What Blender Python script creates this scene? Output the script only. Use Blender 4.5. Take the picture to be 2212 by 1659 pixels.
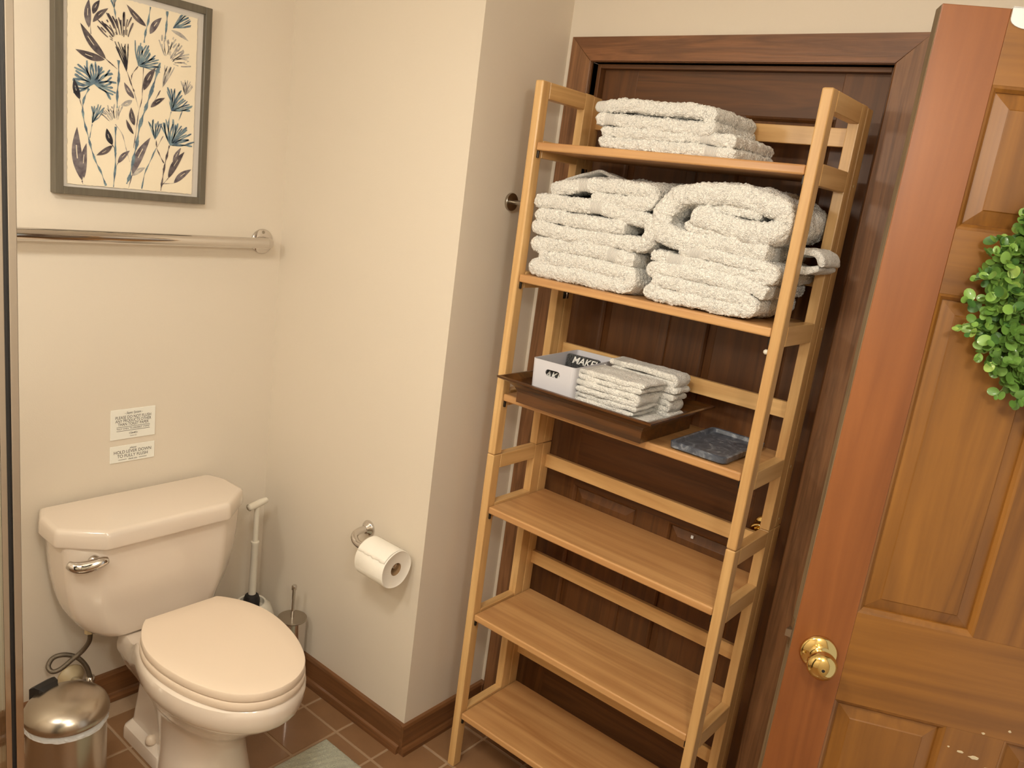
import bpy, bmesh, math, random, json
from mathutils import Vector, Matrix, noise
random.seed(7)
for o in list(bpy.data.objects): bpy.data.objects.remove(o)
SC = bpy.context.scene
COL = SC.collection

# ------------------------------------------------------------ camera
cam_d = bpy.data.cameras.new('camera'); cam = bpy.data.objects.new('camera', cam_d); COL.objects.link(cam)
cam_d.sensor_fit = 'HORIZONTAL'; cam_d.sensor_width = 36.0; cam_d.lens = 1732.7284 / 2212 * 36.0
cam_d.clip_start = 0.02
RX = Vector((0.63275081, -0.76342592, 0.12964286)); DN = Vector((-0.100564, -0.24701675, -0.96377882)); FW = Vector((0.76779769, 0.59679442, -0.23307321))
M = Matrix.Identity(4)
for i in range(3):
    M[i][0] = RX[i]; M[i][1] = -DN[i]; M[i][2] = -FW[i]
M[0][3], M[1][3], M[2][3] = 0.0, 0.0, 1.70
cam.matrix_world = M
SC.camera = cam
# ------------------------------------------------------------ light
SC.view_settings.view_transform = 'Standard'; SC.view_settings.look = 'None'
SC.view_settings.gamma = 1.0; SC.view_settings.exposure = 0.05
try: SC.view_settings.use_curve_mapping = False
except Exception: pass
W = bpy.data.worlds.new('world'); SC.world = W; W.use_nodes = True
W.node_tree.nodes['Background'].inputs[0].default_value = (1.0, 0.93, 0.84, 1)
W.node_tree.nodes['Background'].inputs[1].default_value = 0.6
def area(name, loc, rot, sx, sy, power, col):
    d = bpy.data.lights.new(name, 'AREA'); d.shape = 'RECTANGLE'; d.size = sx; d.size_y = sy; d.energy = power; d.color = col
    o = bpy.data.objects.new(name, d); COL.objects.link(o); o.location = loc; o.rotation_euler = rot; return o
LC = (1.0, 0.972, 0.870)
def globe(name, loc, r, power):
    d = bpy.data.lights.new(name, 'POINT'); d.shadow_soft_size = r; d.energy = power; d.color = LC
    o = bpy.data.objects.new(name, d); COL.objects.link(o); o.location = loc; return o
globe('left_fill_lamp', (-0.10, 1.40, 1.98), 0.07, 17.5)          # added unseen lamp left of view, balances the wall brightness
globe('vanity_lamp', (0.20, -0.20, 2.00), 0.08, 21.0)          # lamp on the front wall behind the camera
area('ceiling_light', (0.15, 0.65, 2.40), (0, 0, 0), 0.32, 0.32, 19.0, LC)
# ------------------------------------------------------------ helpers
def lin(c):
    return tuple(((v/255)/12.92 if v/255 <= 0.04045 else ((v/255+0.055)/1.055)**2.4) for v in c) + (1.0,)
def new_mat(name):
    m = bpy.data.materials.new(name); m.use_nodes = True
    nt = m.node_tree; b = nt.nodes['Principled BSDF']; return m, nt, b
def simple(name, rgb, rough=0.5, metal=0.0, coat=0.0, bump=0.0, bscale=200.0, var=0.0, sss=0.0):
    m, nt, b = new_mat(name)
    b.inputs['Base Color'].default_value = lin(rgb); b.inputs['Roughness'].default_value = rough
    b.inputs['Metallic'].default_value = metal; b.inputs['Coat Weight'].default_value = coat; b.inputs['Coat Roughness'].default_value = 0.08
    N = nt.nodes; L = nt.links
    if bump or var:
        tc = N.new('ShaderNodeTexCoord'); n = N.new('ShaderNodeTexNoise'); n.inputs['Scale'].default_value = bscale; n.inputs['Detail'].default_value = 3
        L.new(tc.outputs['Object'], n.inputs['Vector'])
        if bump:
            bp = N.new('ShaderNodeBump'); bp.inputs['Strength'].default_value = bump; bp.inputs['Distance'].default_value = 0.002
            L.new(n.outputs['Fac'], bp.inputs['Height']); L.new(bp.outputs['Normal'], b.inputs['Normal'])
        if var:
            n2 = N.new('ShaderNodeTexNoise'); n2.inputs['Scale'].default_value = bscale*0.12; n2.inputs['Detail'].default_value = 4
            L.new(tc.outputs['Object'], n2.inputs['Vector'])
            mx = N.new('ShaderNodeMix'); mx.data_type = 'RGBA'
            c = lin(rgb); mx.inputs[6].default_value = tuple(v*(1-var) for v in c[:3])+(1,); mx.inputs[7].default_value = tuple(min(1, v*(1+var)) for v in c[:3])+(1,)
            L.new(n2.outputs['Fac'], mx.inputs[0]); L.new(mx.outputs[2], b.inputs['Base Color'])
    return m
def wood(name, dark, light, axis, streak=26.0, rough=0.4, coat=0.25, bump=0.15, contrast=1.0, blotch=0.25):
    """grain runs along the local axis given"""
    m, nt, b = new_mat(name); N = nt.nodes; L = nt.links
    tc = N.new('ShaderNodeTexCoord'); oi = N.new('ShaderNodeObjectInfo')
    sc = N.new('ShaderNodeVectorMath'); sc.operation = 'SCALE'; sc.inputs[0].default_value = (3.1, 5.7, 4.3); L.new(oi.outputs['Random'], sc.inputs['Scale'])
    ad = N.new('ShaderNodeVectorMath'); ad.operation = 'ADD'; L.new(tc.outputs['Object'], ad.inputs[0]); L.new(sc.outputs[0], ad.inputs[1])
    mp = N.new('ShaderNodeMapping'); s = [1.0, 1.0, 1.0]; s['xyz'.index(axis)] = 0.055; mp.inputs['Scale'].default_value = s
    L.new(ad.outputs[0], mp.inputs['Vector'])
    n1 = N.new('ShaderNodeTexNoise'); n1.inputs['Scale'].default_value = streak; n1.inputs['Detail'].default_value = 5; n1.inputs['Distortion'].default_value = 0.6
    n2 = N.new('ShaderNodeTexNoise'); n2.inputs['Scale'].default_value = streak*9; n2.inputs['Detail'].default_value = 3
    mp2 = N.new('ShaderNodeMapping'); s2 = [1.0, 1.0, 1.0]; s2['xyz'.index(axis)] = 0.35; mp2.inputs['Scale'].default_value = s2; L.new(ad.outputs[0], mp2.inputs['Vector'])
    n3 = N.new('ShaderNodeTexNoise'); n3.inputs['Scale'].default_value = 7.0; n3.inputs['Detail'].default_value = 3; L.new(mp2.outputs[0], n3.inputs['Vector'])
    L.new(mp.outputs[0], n1.inputs['Vector']); L.new(mp.outputs[0], n2.inputs['Vector'])
    # ring figure
    ws = N.new('ShaderNodeMath'); ws.operation = 'MULTIPLY'; ws.inputs[1].default_value = 9.0; L.new(n1.outputs['Fac'], ws.inputs[0])
    fr = N.new('ShaderNodeMath'); fr.operation = 'PINGPONG'; fr.inputs[1].default_value = 1.0; L.new(ws.outputs[0], fr.inputs[0])
    a1 = N.new('ShaderNodeMath'); a1.operation = 'MULTIPLY_ADD'; L.new(fr.outputs[0], a1.inputs[0]); a1.inputs[1].default_value = 0.45*contrast; a1.inputs[2].default_value = 0.5-0.35*contrast
    a2 = N.new('ShaderNodeMath'); a2.operation = 'MULTIPLY_ADD'; L.new(n2.outputs['Fac'], a2.inputs[0]); a2.inputs[1].default_value = 0.35*contrast; L.new(a1.outputs[0], a2.inputs[2])
    a3 = N.new('ShaderNodeMath'); a3.operation = 'MULTIPLY_ADD'; L.new(n3.outputs['Fac'], a3.inputs[0]); a3.inputs[1].default_value = blotch*2; L.new(a2.outputs[0], a3.inputs[2])
    a4 = N.new('ShaderNodeMath'); a4.operation = 'SUBTRACT'; L.new(a3.outputs[0], a4.inputs[0]); a4.inputs[1].default_value = blotch
    a5 = N.new('ShaderNodeMath'); a5.operation = 'MULTIPLY_ADD'; L.new(oi.outputs['Random'], a5.inputs[0]); a5.inputs[1].default_value = 0.16; L.new(a4.outputs[0], a5.inputs[2])
    cr = N.new('ShaderNodeValToRGB'); cr.color_ramp.elements[0].color = lin(dark); cr.color_ramp.elements[1].color = lin(light)
    cr.color_ramp.elements[0].position = 0.1; cr.color_ramp.elements[1].position = 0.95
    L.new(a5.outputs[0], cr.inputs[0]); L.new(cr.outputs[0], b.inputs['Base Color'])
    b.inputs['Roughness'].default_value = rough; b.inputs['Coat Weight'].default_value = coat; b.inputs['Coat Roughness'].default_value = 0.25
    bp = N.new('ShaderNodeBump'); bp.inputs['Strength'].default_value = bump; bp.inputs['Distance'].default_value = 0.001
    L.new(a2.outputs[0], bp.inputs['Height']); L.new(bp.outputs['Normal'], b.inputs['Normal'])
    return m
def obj(name, bm, mat, parent=None, smooth=False, loc=None, rot=None, weld=False):
    me = bpy.data.meshes.new(name)
    bmesh.ops.recalc_face_normals(bm, faces=bm.faces[:])
    bm.to_mesh(me); bm.free()
    if isinstance(mat, (list, tuple)):
        for x in mat: me.materials.append(x)
    elif mat: me.materials.append(mat)
    if smooth:
        for p in me.polygons: p.use_smooth = True
    o = bpy.data.objects.new(name, me); COL.objects.link(o)
    if parent: o.parent = parent
    if loc: o.location = loc
    if rot: o.rotation_euler = rot
    return o
def smooth_angle(o, deg=35):
    me = o.data
    for p in me.polygons: p.use_smooth = True
    bm = bmesh.new(); bm.from_mesh(me); a = math.radians(deg)
    for e in bm.edges:
        if len(e.link_faces) == 2: e.smooth = e.calc_face_angle(0) < a
    bm.to_mesh(me); bm.free(); return o
def empty(name, label, cat, loc=(0,0,0), rotz=0.0, group=None):
    o = bpy.data.objects.new(name, None); COL.objects.link(o); o.location = loc; o.rotation_euler = (0,0,rotz)
    o.empty_display_size = 0.05
    o['label'] = label; o['category'] = cat
    if group: o['group'] = group
    return o
def tag(o, label, cat, group=None):
    o['label'] = label; o['category'] = cat
    if group: o['group'] = group
    return o
def struct(o): o['kind'] = 'structure'; return o
def box(bm, x0, x1, y0, y1, z0, z1, bev=0.0, seg=2):
    vs = [bm.verts.new((x, y, z)) for x in (x0, x1) for y in (y0, y1) for z in (z0, z1)]
    F = [(0,1,3,2),(4,6,7,5),(0,4,5,1),(2,3,7,6),(0,2,6,4),(1,5,7,3)]
    fs = [bm.faces.new([vs[i] for i in f]) for f in F]
    if bev:
        es = set(e for f in fs for e in f.edges)
        bmesh.ops.bevel(bm, geom=list(es), offset=bev, segments=seg, profile=0.5, affect='EDGES')
def boxo(name, b, mat, parent=None, bev=0.0, seg=2, **k):
    bm = bmesh.new(); box(bm, *b, bev=bev, seg=seg); return obj(name, bm, mat, parent, **k)
def loft(bm, rings, cap0=True, cap1=True, close=True):
    R = [[bm.verts.new(p) for p in r] for r in rings]
    n = len(R[0])
    for a, b in zip(R, R[1:]):
        for i in range(n if close else n-1):
            j = (i+1) % n; bm.faces.new((a[i], a[j], b[j], b[i]))
    if cap0: bm.faces.new(R[0][::-1])
    if cap1: bm.faces.new(R[-1])
    return R
def lathe(bm, prof, n=32, center=(0,0,0), axis='z', cap=True):
    """prof: list of (radius, height)"""
    cx, cy, cz = center; rings = []
    for r, h in prof:
        ring = []
        for i in range(n):
            a = 2*math.pi*i/n; u, v = r*math.cos(a), r*math.sin(a)
            if axis == 'z': p = (cx+u, cy+v, cz+h)
            elif axis == 'x': p = (cx+h, cy+u, cz+v)
            else: p = (cx+v, cy+h, cz+u)
            ring.append(p)
        rings.append(ring)
    loft(bm, rings, cap, cap)
def catmull(P, per=8, closed=False):
    P = [Vector(p) for p in P]; out = []
    n = len(P)
    for i in range(n-1 if not closed else n):
        p0 = P[i-1] if (i > 0 or closed) else P[0]*2-P[1]
        p1 = P[i]; p2 = P[(i+1) % n]
        p3 = P[(i+2) % n] if (i+2 < n or closed) else P[-1]*2-P[-2]
        for k in range(per):
            t = k/per
            out.append(0.5*((2*p1)+(p2-p0)*t+(2*p0-5*p1+4*p2-p3)*t*t+(3*p1-p0-3*p2+p3)*t*t*t))
    if not closed: out.append(P[-1])
    return out
def tube(bm, path, r, n=12, cap=True):
    P = [Vector(p) for p in path]; rings = []
    t0 = (P[1]-P[0]).normalized(); up = Vector((0,0,1)) if abs(t0.z) < 0.9 else Vector((1,0,0))
    u = t0.cross(up).normalized()
    for i, p in enumerate(P):
        t = (P[min(i+1, len(P)-1)]-P[max(i-1, 0)]).normalized()
        u = (u-t*u.dot(t)).normalized(); v = t.cross(u)
        rr = r[i] if isinstance(r, (list, tuple)) else r
        rings.append([p+u*rr*math.cos(2*math.pi*k/n)+v*rr*math.sin(2*math.pi*k/n) for k in range(n)])
    loft(bm, rings, cap, cap)

# ------------------------------------------------------------ materials
PAINT = simple('wall_paint', (223, 211, 194), 0.62, bump=0.10, bscale=260.0)
CEIL = simple('ceiling_paint', (236, 226, 212), 0.8)
GROUT = simple('grout', (168, 140, 112), 0.9, bump=0.3, bscale=300)
TILE = simple('tile_clay', (140, 104, 72), 0.42, coat=0.15, bump=0.12, bscale=140, var=0.14)
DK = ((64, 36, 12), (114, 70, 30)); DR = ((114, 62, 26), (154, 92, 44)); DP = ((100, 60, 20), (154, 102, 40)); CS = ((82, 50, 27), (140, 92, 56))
W_TRIM = {a: wood('stained_trim_wood_'+a, *CS, a, streak=30, rough=0.42, coat=0.2, bump=0.35, contrast=1.05, blotch=0.18) for a in 'xyz'}
W_TRIM['z'] = wood('stained_casing_wood_z', (92, 60, 34), (152, 106, 68), 'z', streak=30, rough=0.45, coat=0.12, bump=0.4, contrast=1.1, blotch=0.18)
W_DOOR = {a: wood('shaded_stained_door_wood_'+a, *DK, a, streak=20, rough=0.5, coat=0.08, bump=0.2, contrast=0.8) for a in 'xyz'}  # closed door and jambs: shelf shadow darkened into the stained wood colour
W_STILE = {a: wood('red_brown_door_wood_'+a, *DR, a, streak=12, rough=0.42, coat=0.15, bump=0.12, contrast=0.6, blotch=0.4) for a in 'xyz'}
W_RAIL = {a: wood('brown_rail_wood_'+a, *DP, a, streak=13, rough=0.42, coat=0.2, bump=0.15, contrast=0.75, blotch=0.45) for a in 'xyz'}
W_BASE = {a: wood('baseboard_wood_'+a, (84, 52, 28), (134, 90, 54), a, streak=24, rough=0.4, coat=0.25, bump=0.2, contrast=0.8) for a in 'xyz'}
W_RACK = {a: wood('rubberwood_'+a, (182, 132, 76), (228, 188, 128), a, streak=14, rough=0.4, coat=0.2, bump=0.08, contrast=0.75, blotch=0.22) for a in 'xyz'}
W_SHELF = {a: wood('rubberwood_shelf_'+a, (166, 114, 66), (212, 164, 108), a, streak=9, rough=0.42, coat=0.15, bump=0.08, contrast=1.0, blotch=0.35) for a in 'xyz'}
W_TRAY = wood('dark_tray_wood_y', (34, 19, 7), (104, 62, 24), 'y', streak=18, rough=0.3, coat=0.4, bump=0.15, contrast=1.1, blotch=0.3)
PORC = simple('porcelain', (230, 215, 199), 0.16, coat=0.6)
SEATM = simple('seat_plastic', (234, 214, 192), 0.32, coat=0.2)
CHROME = simple('chrome', (215, 210, 205), 0.07, metal=1.0)
NICKEL = simple('brushed_nickel', (176, 168, 156), 0.28, metal=1.0)
STEEL = simple('brushed_steel', (190, 180, 166), 0.26, metal=1.0)
BRASS = simple('polished_brass', (228, 200, 132), 0.09, metal=1.0)
DKMETAL = simple('dark_metal', (60, 54, 48), 0.35, metal=0.8)
BLACK = simple('black_rubber', (30, 27, 26), 0.5)
WPLAST = simple('white_plastic', (226, 218, 202), 0.35)
IVORY = simple('ivory_plastic', (214, 196, 158), 0.4)
BINM = simple('white_bin_plastic', (216, 214, 220), 0.4)
PAPER = simple('tissue_paper', (246, 240, 228), 0.9, bump=0.35, bscale=420)
SLATE, _nt, _b = new_mat('marble_slate'); _b.inputs['Roughness'].default_value = 0.38; _b.inputs['Coat Weight'].default_value = 0.3
_tc = _nt.nodes.new('ShaderNodeTexCoord'); _n = _nt.nodes.new('ShaderNodeTexNoise'); _n.inputs['Scale'].default_value = 22; _n.inputs['Detail'].default_value = 7; _n.inputs['Distortion'].default_value = 2.2; _n.inputs['Roughness'].default_value = 0.65
_cr = _nt.nodes.new('ShaderNodeValToRGB'); _cr.color_ramp.elements[0].position = 0.3; _cr.color_ramp.elements[1].position = 0.72; _cr.color_ramp.elements[0].color = lin((58, 62, 70)); _cr.color_ramp.elements[1].color = lin((170, 174, 180)); _e = _cr.color_ramp.elements.new(0.52); _e.color = lin((92, 98, 110))
_nt.links.new(_tc.outputs['Object'], _n.inputs['Vector']); _nt.links.new(_n.outputs['Fac'], _cr.inputs[0]); _nt.links.new(_cr.outputs[0], _b.inputs['Base Color'])
FRAMEM = wood('grey_frame_wood_z', (84, 76, 64), (112, 104, 88), 'z', streak=40, rough=0.5, coat=0.1, bump=0.2, contrast=0.6)
MATM = simple('mat_board', (214, 206, 196), 0.8)
ARTP = simple('art_paper', (240, 226, 200), 0.85, bump=0.1, bscale=150, var=0.03)
HOOKW = simple('white_enamel', (240, 240, 240), 0.35)
SPLAT = simple('dried_cream_paint', (214, 196, 160), 0.6)
GLASS, _nt, _b = new_mat('shower_glass')
_o = _nt.nodes['Material Output']; _t = _nt.nodes.new('ShaderNodeBsdfTransparent'); _t.inputs[0].default_value = (0.93, 0.96, 0.94, 1)
_g = _nt.nodes.new('ShaderNodeBsdfGlossy'); _g.inputs['Roughness'].default_value = 0.02; _f = _nt.nodes.new('ShaderNodeFresnel'); _f.inputs[0].default_value = 1.45
_x = _nt.nodes.new('ShaderNodeMixShader'); _nt.links.new(_f.outputs[0], _x.inputs[0]); _nt.links.new(_t.outputs[0], _x.inputs[1]); _nt.links.new(_g.outputs[0], _x.inputs[2]); _nt.links.new(_x.outputs[0], _o.inputs['Surface'])
def terry_mat(name, rgb, nub=900.0):
    m, nt, b = new_mat(name); N = nt.nodes; L = nt.links
    b.inputs['Base Color'].default_value = lin(rgb); b.inputs['Roughness'].default_value = 0.95
    b.inputs['Sheen Weight'].default_value = 0.3; b.inputs['Sheen Roughness'].default_value = 0.6
    tc = N.new('ShaderNodeTexCoord'); n = N.new('ShaderNodeTexNoise'); n.inputs['Scale'].default_value = nub*0.23; n.inputs['Detail'].default_value = 2.5; n.inputs['Distortion'].default_value = 1.2
    L.new(tc.outputs['Object'], n.inputs['Vector'])
    at = N.new('ShaderNodeAttribute'); at.attribute_name = 'band'
    uv = N.new('ShaderNodeUVMap'); uv.uv_map = 'UVMap'
    wv = N.new('ShaderNodeTexWave'); wv.inputs['Scale'].default_value = 100.0; wv.bands_direction = 'X'; L.new(uv.outputs[0], wv.inputs['Vector'])
    mx = N.new('ShaderNodeMix'); mx.data_type = 'FLOAT'; L.new(at.outputs['Fac'], mx.inputs[0]); L.new(n.outputs['Fac'], mx.inputs[2])
    ml = N.new('ShaderNodeMath'); ml.operation = 'MULTIPLY'; ml.inputs[1].default_value = 0.35; L.new(wv.outputs['Fac'], ml.inputs[0]); L.new(ml.outputs[0], mx.inputs[3])
    bp = N.new('ShaderNodeBump'); bp.inputs['Strength'].default_value = 1.0; bp.inputs['Distance'].default_value = 0.007
    L.new(mx.outputs[0], bp.inputs['Height']); L.new(bp.outputs['Normal'], b.inputs['Normal'])
    return m
TERRY = terry_mat('white_terry', (250, 246, 238))
MATT = terry_mat('sage_terry', (186, 186, 164), 700)

# ------------------------------------------------------------ room shell
XB, YA, YC, XD, HC = 1.557, 2.222, 1.447, 1.912, 2.44
XL, YF = -1.0, -0.30
def slab(name, *b): return struct(boxo(name, b, PAINT))
slab('wall_back', XL-0.1, XB+0.1, YA, YA+0.1, 0, HC)
slab('wall_side', XB, XB+0.1, YC, YA, 0, HC)
slab('wall_return', XB+0.1, XD, YC, YC+0.1, 0, HC)
OL, OR, OZ = 1.354, 0.568, 2.065    # closed doorway opening
bm = bmesh.new(); box(bm, XD, XD+0.12, OL, YC+0.1, 0, HC); box(bm, XD, XD+0.12, OR, OL, OZ, HC); box(bm, XD, XD+0.12, YF-0.1, OR, 0, HC)
struct(obj('wall_right', bm, PAINT))
slab('wall_left', XL-0.1, XL, YF-0.1, YA, 0, HC)
bm = bmesh.new(); box(bm, XL, 1.03, YF-0.1, YF, 0, HC); box(bm, 1.03, 1.75, YF-0.1, YF, 2.08, HC); box(bm, 1.75, XD, YF-0.1, YF, 0, HC)
struct(obj('wall_front', bm, PAINT))
struct(boxo('ceiling', (XL-0.1, XD+0.12, YF-0.1, YA+0.1, HC, HC+0.08), CEIL))
floor = struct(boxo('floor', (XL-0.1, XD+0.12, YF-0.1, YA+0.1, -0.08, -0.0015), GROUT))
# tiles 163 mm apart, each proud of the grout
TP, TG = 0.1635, 0.0065
gx0, gy0 = 1.466, 1.645
bm = bmesh.new(); h = (TP-TG)/2; box(bm, -h, h, -h, h, -0.006, 0.0, bev=0.002, seg=1)
t0 = None; rest = bmesh.new(); cnt = 0
for i in range(-15, 4):
    for j in range(-12, 5):
        cx, cy = gx0+(i+0.5)*TP, gy0+(j+0.5)*TP
        if cx-h < XL or cx+h > XD+0.06 or cy-h < YF or cy+h > YA+0.03: continue
        if cx > XB and cy > YC+0.02 and cx-h > XB-0.01 and cy-h > YC-0.01: continue
        if cx > 0.55 and cy > 0.95:
            if t0 is None:
                t0 = obj('tile', bm, TILE, floor, loc=(cx, cy, 0)); t = t0
            else:
                t = t0.copy(); COL.objects.link(t); t.parent = floor; t.location = (cx, cy, 0)
            t.location.z = random.uniform(-0.0006, 0.0004)
        else: box(rest, cx-h, cx+h, cy-h, cy+h, -0.006, -0.0005)
r = obj('tile', rest, TILE, floor); r['kind'] = 'stuff'

# baseboards: board with a shoe moulding
def base(name, a, b, nrm, axis):
    e = struct(bpy.data.objects.new(name, None)); COL.objects.link(e)
    ax, ay = a; bx, by = b; nx, ny = nrm
    def strip(nm, prof, m):
        bm = bmesh.new()
        loft(bm, [[(px+nx*d, py+ny*d, z) for d, z in prof] for px, py in (a, b)])
        return obj(nm, bm, m, e)
    strip('board', [(0, 0), (0.013, 0), (0.013, 0.088), (0.009, 0.096), (0, 0.098)], W_BASE[axis])
    strip('shoe', [(0.0131, 0), (0.024, 0), (0.0235, 0.012), (0.019, 0.023), (0.0131, 0.027)], W_BASE[axis])
base('baseboard_back', (XL, YA), (XB, YA), (0, -1), 'x')
base('baseboard_side', (XB, YA), (XB, YC-0.0), (-1, 0), 'y')
base('baseboard_return', (XB-0.013, YC), (XD, YC), (0, -1), 'x')
base('baseboard_right', (XD, OL+0.075), (XD, YC), (-1, 0), 'y')

# ------------------------------------------------------------ six panel door
def panel(name, x0, x1, z0, z1, yf, mats, parent, w=0.032):
    """a raised panel facing -y, in front of yf"""
    def rect(i, y): return [(x0+i, y, z0+i), (x1-i, y, z0+i), (x1-i, y, z1-i), (x0+i, y, z1-i)]
    bm = bmesh.new()
    loft(bm, [rect(-0.004, yf+0.020), rect(-0.004, yf+0.012), rect(0.003, yf+0.012), rect(w, yf+0.004), rect(w+0.002, yf+0.0025)], True, True)
    return obj(name, bm, mats, parent)
def sticking(name, x0, x1, z0, z1, yf, mat, parent):
    def rect(i, y): return [(x0+i, y, z0+i), (x1-i, y, z0+i), (x1-i, y, z1-i), (x0+i, y, z1-i)]
    bm = bmesh.new()
    loft(bm, [rect(0, yf+0.014), rect(0, yf+0.0005), rect(0.004, yf+0.002), rect(0.009, yf+0.007), rect(0.010, yf+0.012)], False, False)
    return obj(name, bm, mat, parent)
def six_panel(parent, w, hgt, st, mu, stile_m, rail_m, pan_m, gap=0.006, top=2.058, zs=None):
    """door in local coords: x 0..w, front face at y=0, thickness 0.035"""
    T = 0.035; zt1, zt0, zm1, zm0, zb1, zb0 = zs
    bv = 0.0012
    boxo('stile', (0, st, 0, T, gap, top), stile_m['z'], parent, bev=bv)
    boxo('stile', (w-st, w, 0, T, gap, top), stile_m['z'], parent, bev=bv)
    for a, b in ((zt1, top), (zm1, zt0), (zb1, zm0), (gap, zb0)):
        boxo('rail', (st, w-st, 0.0004, T-0.0004, a, b), rail_m['x'], parent, bev=0.0006)
    c0, c1 = (w-mu)/2, (w+mu)/2
    for a, b in ((zt0, zt1), (zm0, zm1), (zb0, zb1)):
        boxo('mullion', (c0, c1, 0.0006, T-0.0006, a, b), rail_m['z'], parent, bev=0.0006)
        for x0, x1 in ((st, c0), (c1, w-st)):
            panel('panel', x0, x1, a, b, 0, pan_m['z'], parent)
            sticking('panel_moulding', x0, x1, a, b, 0, rail_m['z'], parent)
ZS = (1.953, 1.733, 1.628, 1.045, 0.864, 0.24)
def knob(parent, x, z, keyed):
    k = bmesh.new(); lathe(k, [(0.0, 0), (0.033, 0), (0.0335, -0.004), (0.030, -0.008), (0.020, -0.011), (0.013, -0.013), (0.0125, -0.019)], 40, (x, 0, z), 'y')
    r_ = obj('knob_rose', k, BRASS, parent, smooth=True)
    k = bmesh.new()
    if keyed: prof = [(0.011, -0.019), (0.012, -0.028), (0.021, -0.034), (0.026, -0.044), (0.0255, -0.053), (0.021, -0.058), (0.017, -0.0585), (0.016, -0.056), (0.0, -0.056)]
    else: prof = [(0.011, -0.019), (0.0115, -0.026), (0.019, -0.032), (0.0255, -0.041), (0.0265, -0.050), (0.023, -0.059), (0.015, -0.064), (0.005, -0.0655), (0.0, -0.0655)]
    lathe(k, prof, 40, (x, 0, z), 'y'); kb = obj('door_knob', k, BRASS, parent, smooth=True)
    k = bmesh.new()
    if keyed:
        lathe(k, [(0.0115, -0.0555), (0.0115, -0.0605), (0.0105, -0.0615), (0, -0.0615)], 24, (x, 0, z), 'y'); obj('lock_cylinder', k, BRASS, kb)
        boxo('keyhole', (x-0.0012, x+0.0012, -0.0618, -0.061, z-0.006, z+0.006), BLACK, kb)
    else:
        lathe(k, [(0.003, -0.0650), (0.003, -0.0660), (0, -0.0660)], 12, (x, 0, z), 'y'); obj('privacy_hole', k, BLACK, kb)
        k = bmesh.new(); lathe(k, [(0.0035, -0.008), (0.0035, -0.0105), (0.002, -0.0125), (0, -0.013)], 12, (x-0.026, 0, z-0.002), 'y'); obj('rose_screw', k, BRASS, r_)
    return kb
# closed door behind the shelves (local x runs towards -Y of the room, front faces -X)
d1 = struct(bpy.data.objects.new('door_1', None)); COL.objects.link(d1)
d1.location = (1.960, OL-0.006, 0); d1.rotation_euler = (0, 0, -math.pi/2)
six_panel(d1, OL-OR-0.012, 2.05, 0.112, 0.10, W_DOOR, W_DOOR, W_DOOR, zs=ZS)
knob(d1, OL-OR-0.012-0.066, 0.950, True)
boxo('paint_spot', (0.512, 0.519, -0.0004+0.0, 0.004, 0.842, 0.850), HOOKW, d1)
# frame of that doorway
def trim(n, b, m, bev=0.002): return struct(boxo('trim_%d' % n, b, m, bev=bev))
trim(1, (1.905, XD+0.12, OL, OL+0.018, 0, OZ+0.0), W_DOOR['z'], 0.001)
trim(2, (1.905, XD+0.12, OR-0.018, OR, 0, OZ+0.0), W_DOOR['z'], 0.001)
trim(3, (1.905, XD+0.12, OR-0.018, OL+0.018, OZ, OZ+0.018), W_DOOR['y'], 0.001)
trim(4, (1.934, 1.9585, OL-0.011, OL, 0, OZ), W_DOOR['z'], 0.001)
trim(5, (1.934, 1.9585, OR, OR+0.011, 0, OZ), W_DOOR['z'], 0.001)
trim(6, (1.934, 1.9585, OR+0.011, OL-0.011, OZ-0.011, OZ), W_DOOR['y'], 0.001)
CW = 0.068
def casing(n, pts, m):
    """mitred flat board: pts is the outline in (y, z), front at x=1.8985"""
    bm = bmesh.new(); loft(bm, [[(XD, y, z) for y, z in pts], [(1.8985+0.003, y, z) for y, z in pts],
        [(1.8985, y+(0.003 if y == min(p[0] for p in pts) else (-0.003 if y == max(p[0] for p in pts) else 0)), z) for y, z in pts]])
    return struct(obj('trim_%d' % n, bm, m))
yl0, yl1, yr0, yr1, zt, z1 = OL+0.002, OL+CW+0.006, OR-0.002, OR-CW, OZ+0.002, OZ+0.063
casing(7, [(yl0, 0), (yl1, 0), (yl1, z1), (yl0, zt)], W_TRIM['z'])
casing(8, [(yr1, 0), (yr0, 0), (yr0, zt), (yr1, z1)], W_TRIM['z'])
casing(9, [(yr0, zt), (yl0, zt), (yl1, z1), (yr1, z1)], W_TRIM['y'])

# the open door on the right (local x from latch edge to hinges)
d2 = struct(bpy.data.objects.new('door_2', None)); COL.objects.link(d2)
TH = math.radians(26)
d2.location = (1.42569, 0.3750845, 0); d2.rotation_euler = (0, 0, math.atan2(-math.cos(TH), math.sin(TH)))
six_panel(d2, 0.68, 2.05, 0.098, 0.097, W_STILE, W_RAIL, W_RAIL, top=2.063, zs=ZS)
knob(d2, 0.050, 0.950, False)
o = boxo('latch_edge', (-0.0008, 0.0, 0.0012, 0.0338, 0.008, 2.0615), wood('raw_edge_wood_z', (92, 76, 54), (140, 118, 88), 'z', streak=40, rough=0.6, coat=0.0, bump=0.2, contrast=1.0, blotch=0.3), d2); o['label'] = 'greyish worn latch edge'
e = struct  # latch
bm = bmesh.new(); box(bm, -0.0016, -0.0008, 0.006, 0.030, 0.940, 0.995, 0.0003); obj('latch_plate', bm, NICKEL, d2)
bm = bmesh.new(); loft(bm, [[(0, 0.011, 0.960), (0, 0.025, 0.960), (0, 0.025, 0.976), (0, 0.011, 0.976)], [(-0.012, 0.013, 0.961), (-0.005, 0.025, 0.961), (-0.005, 0.025, 0.975), (-0.012, 0.013, 0.975)]])
obj('latch_bolt', bm, NICKEL, d2)
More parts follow.
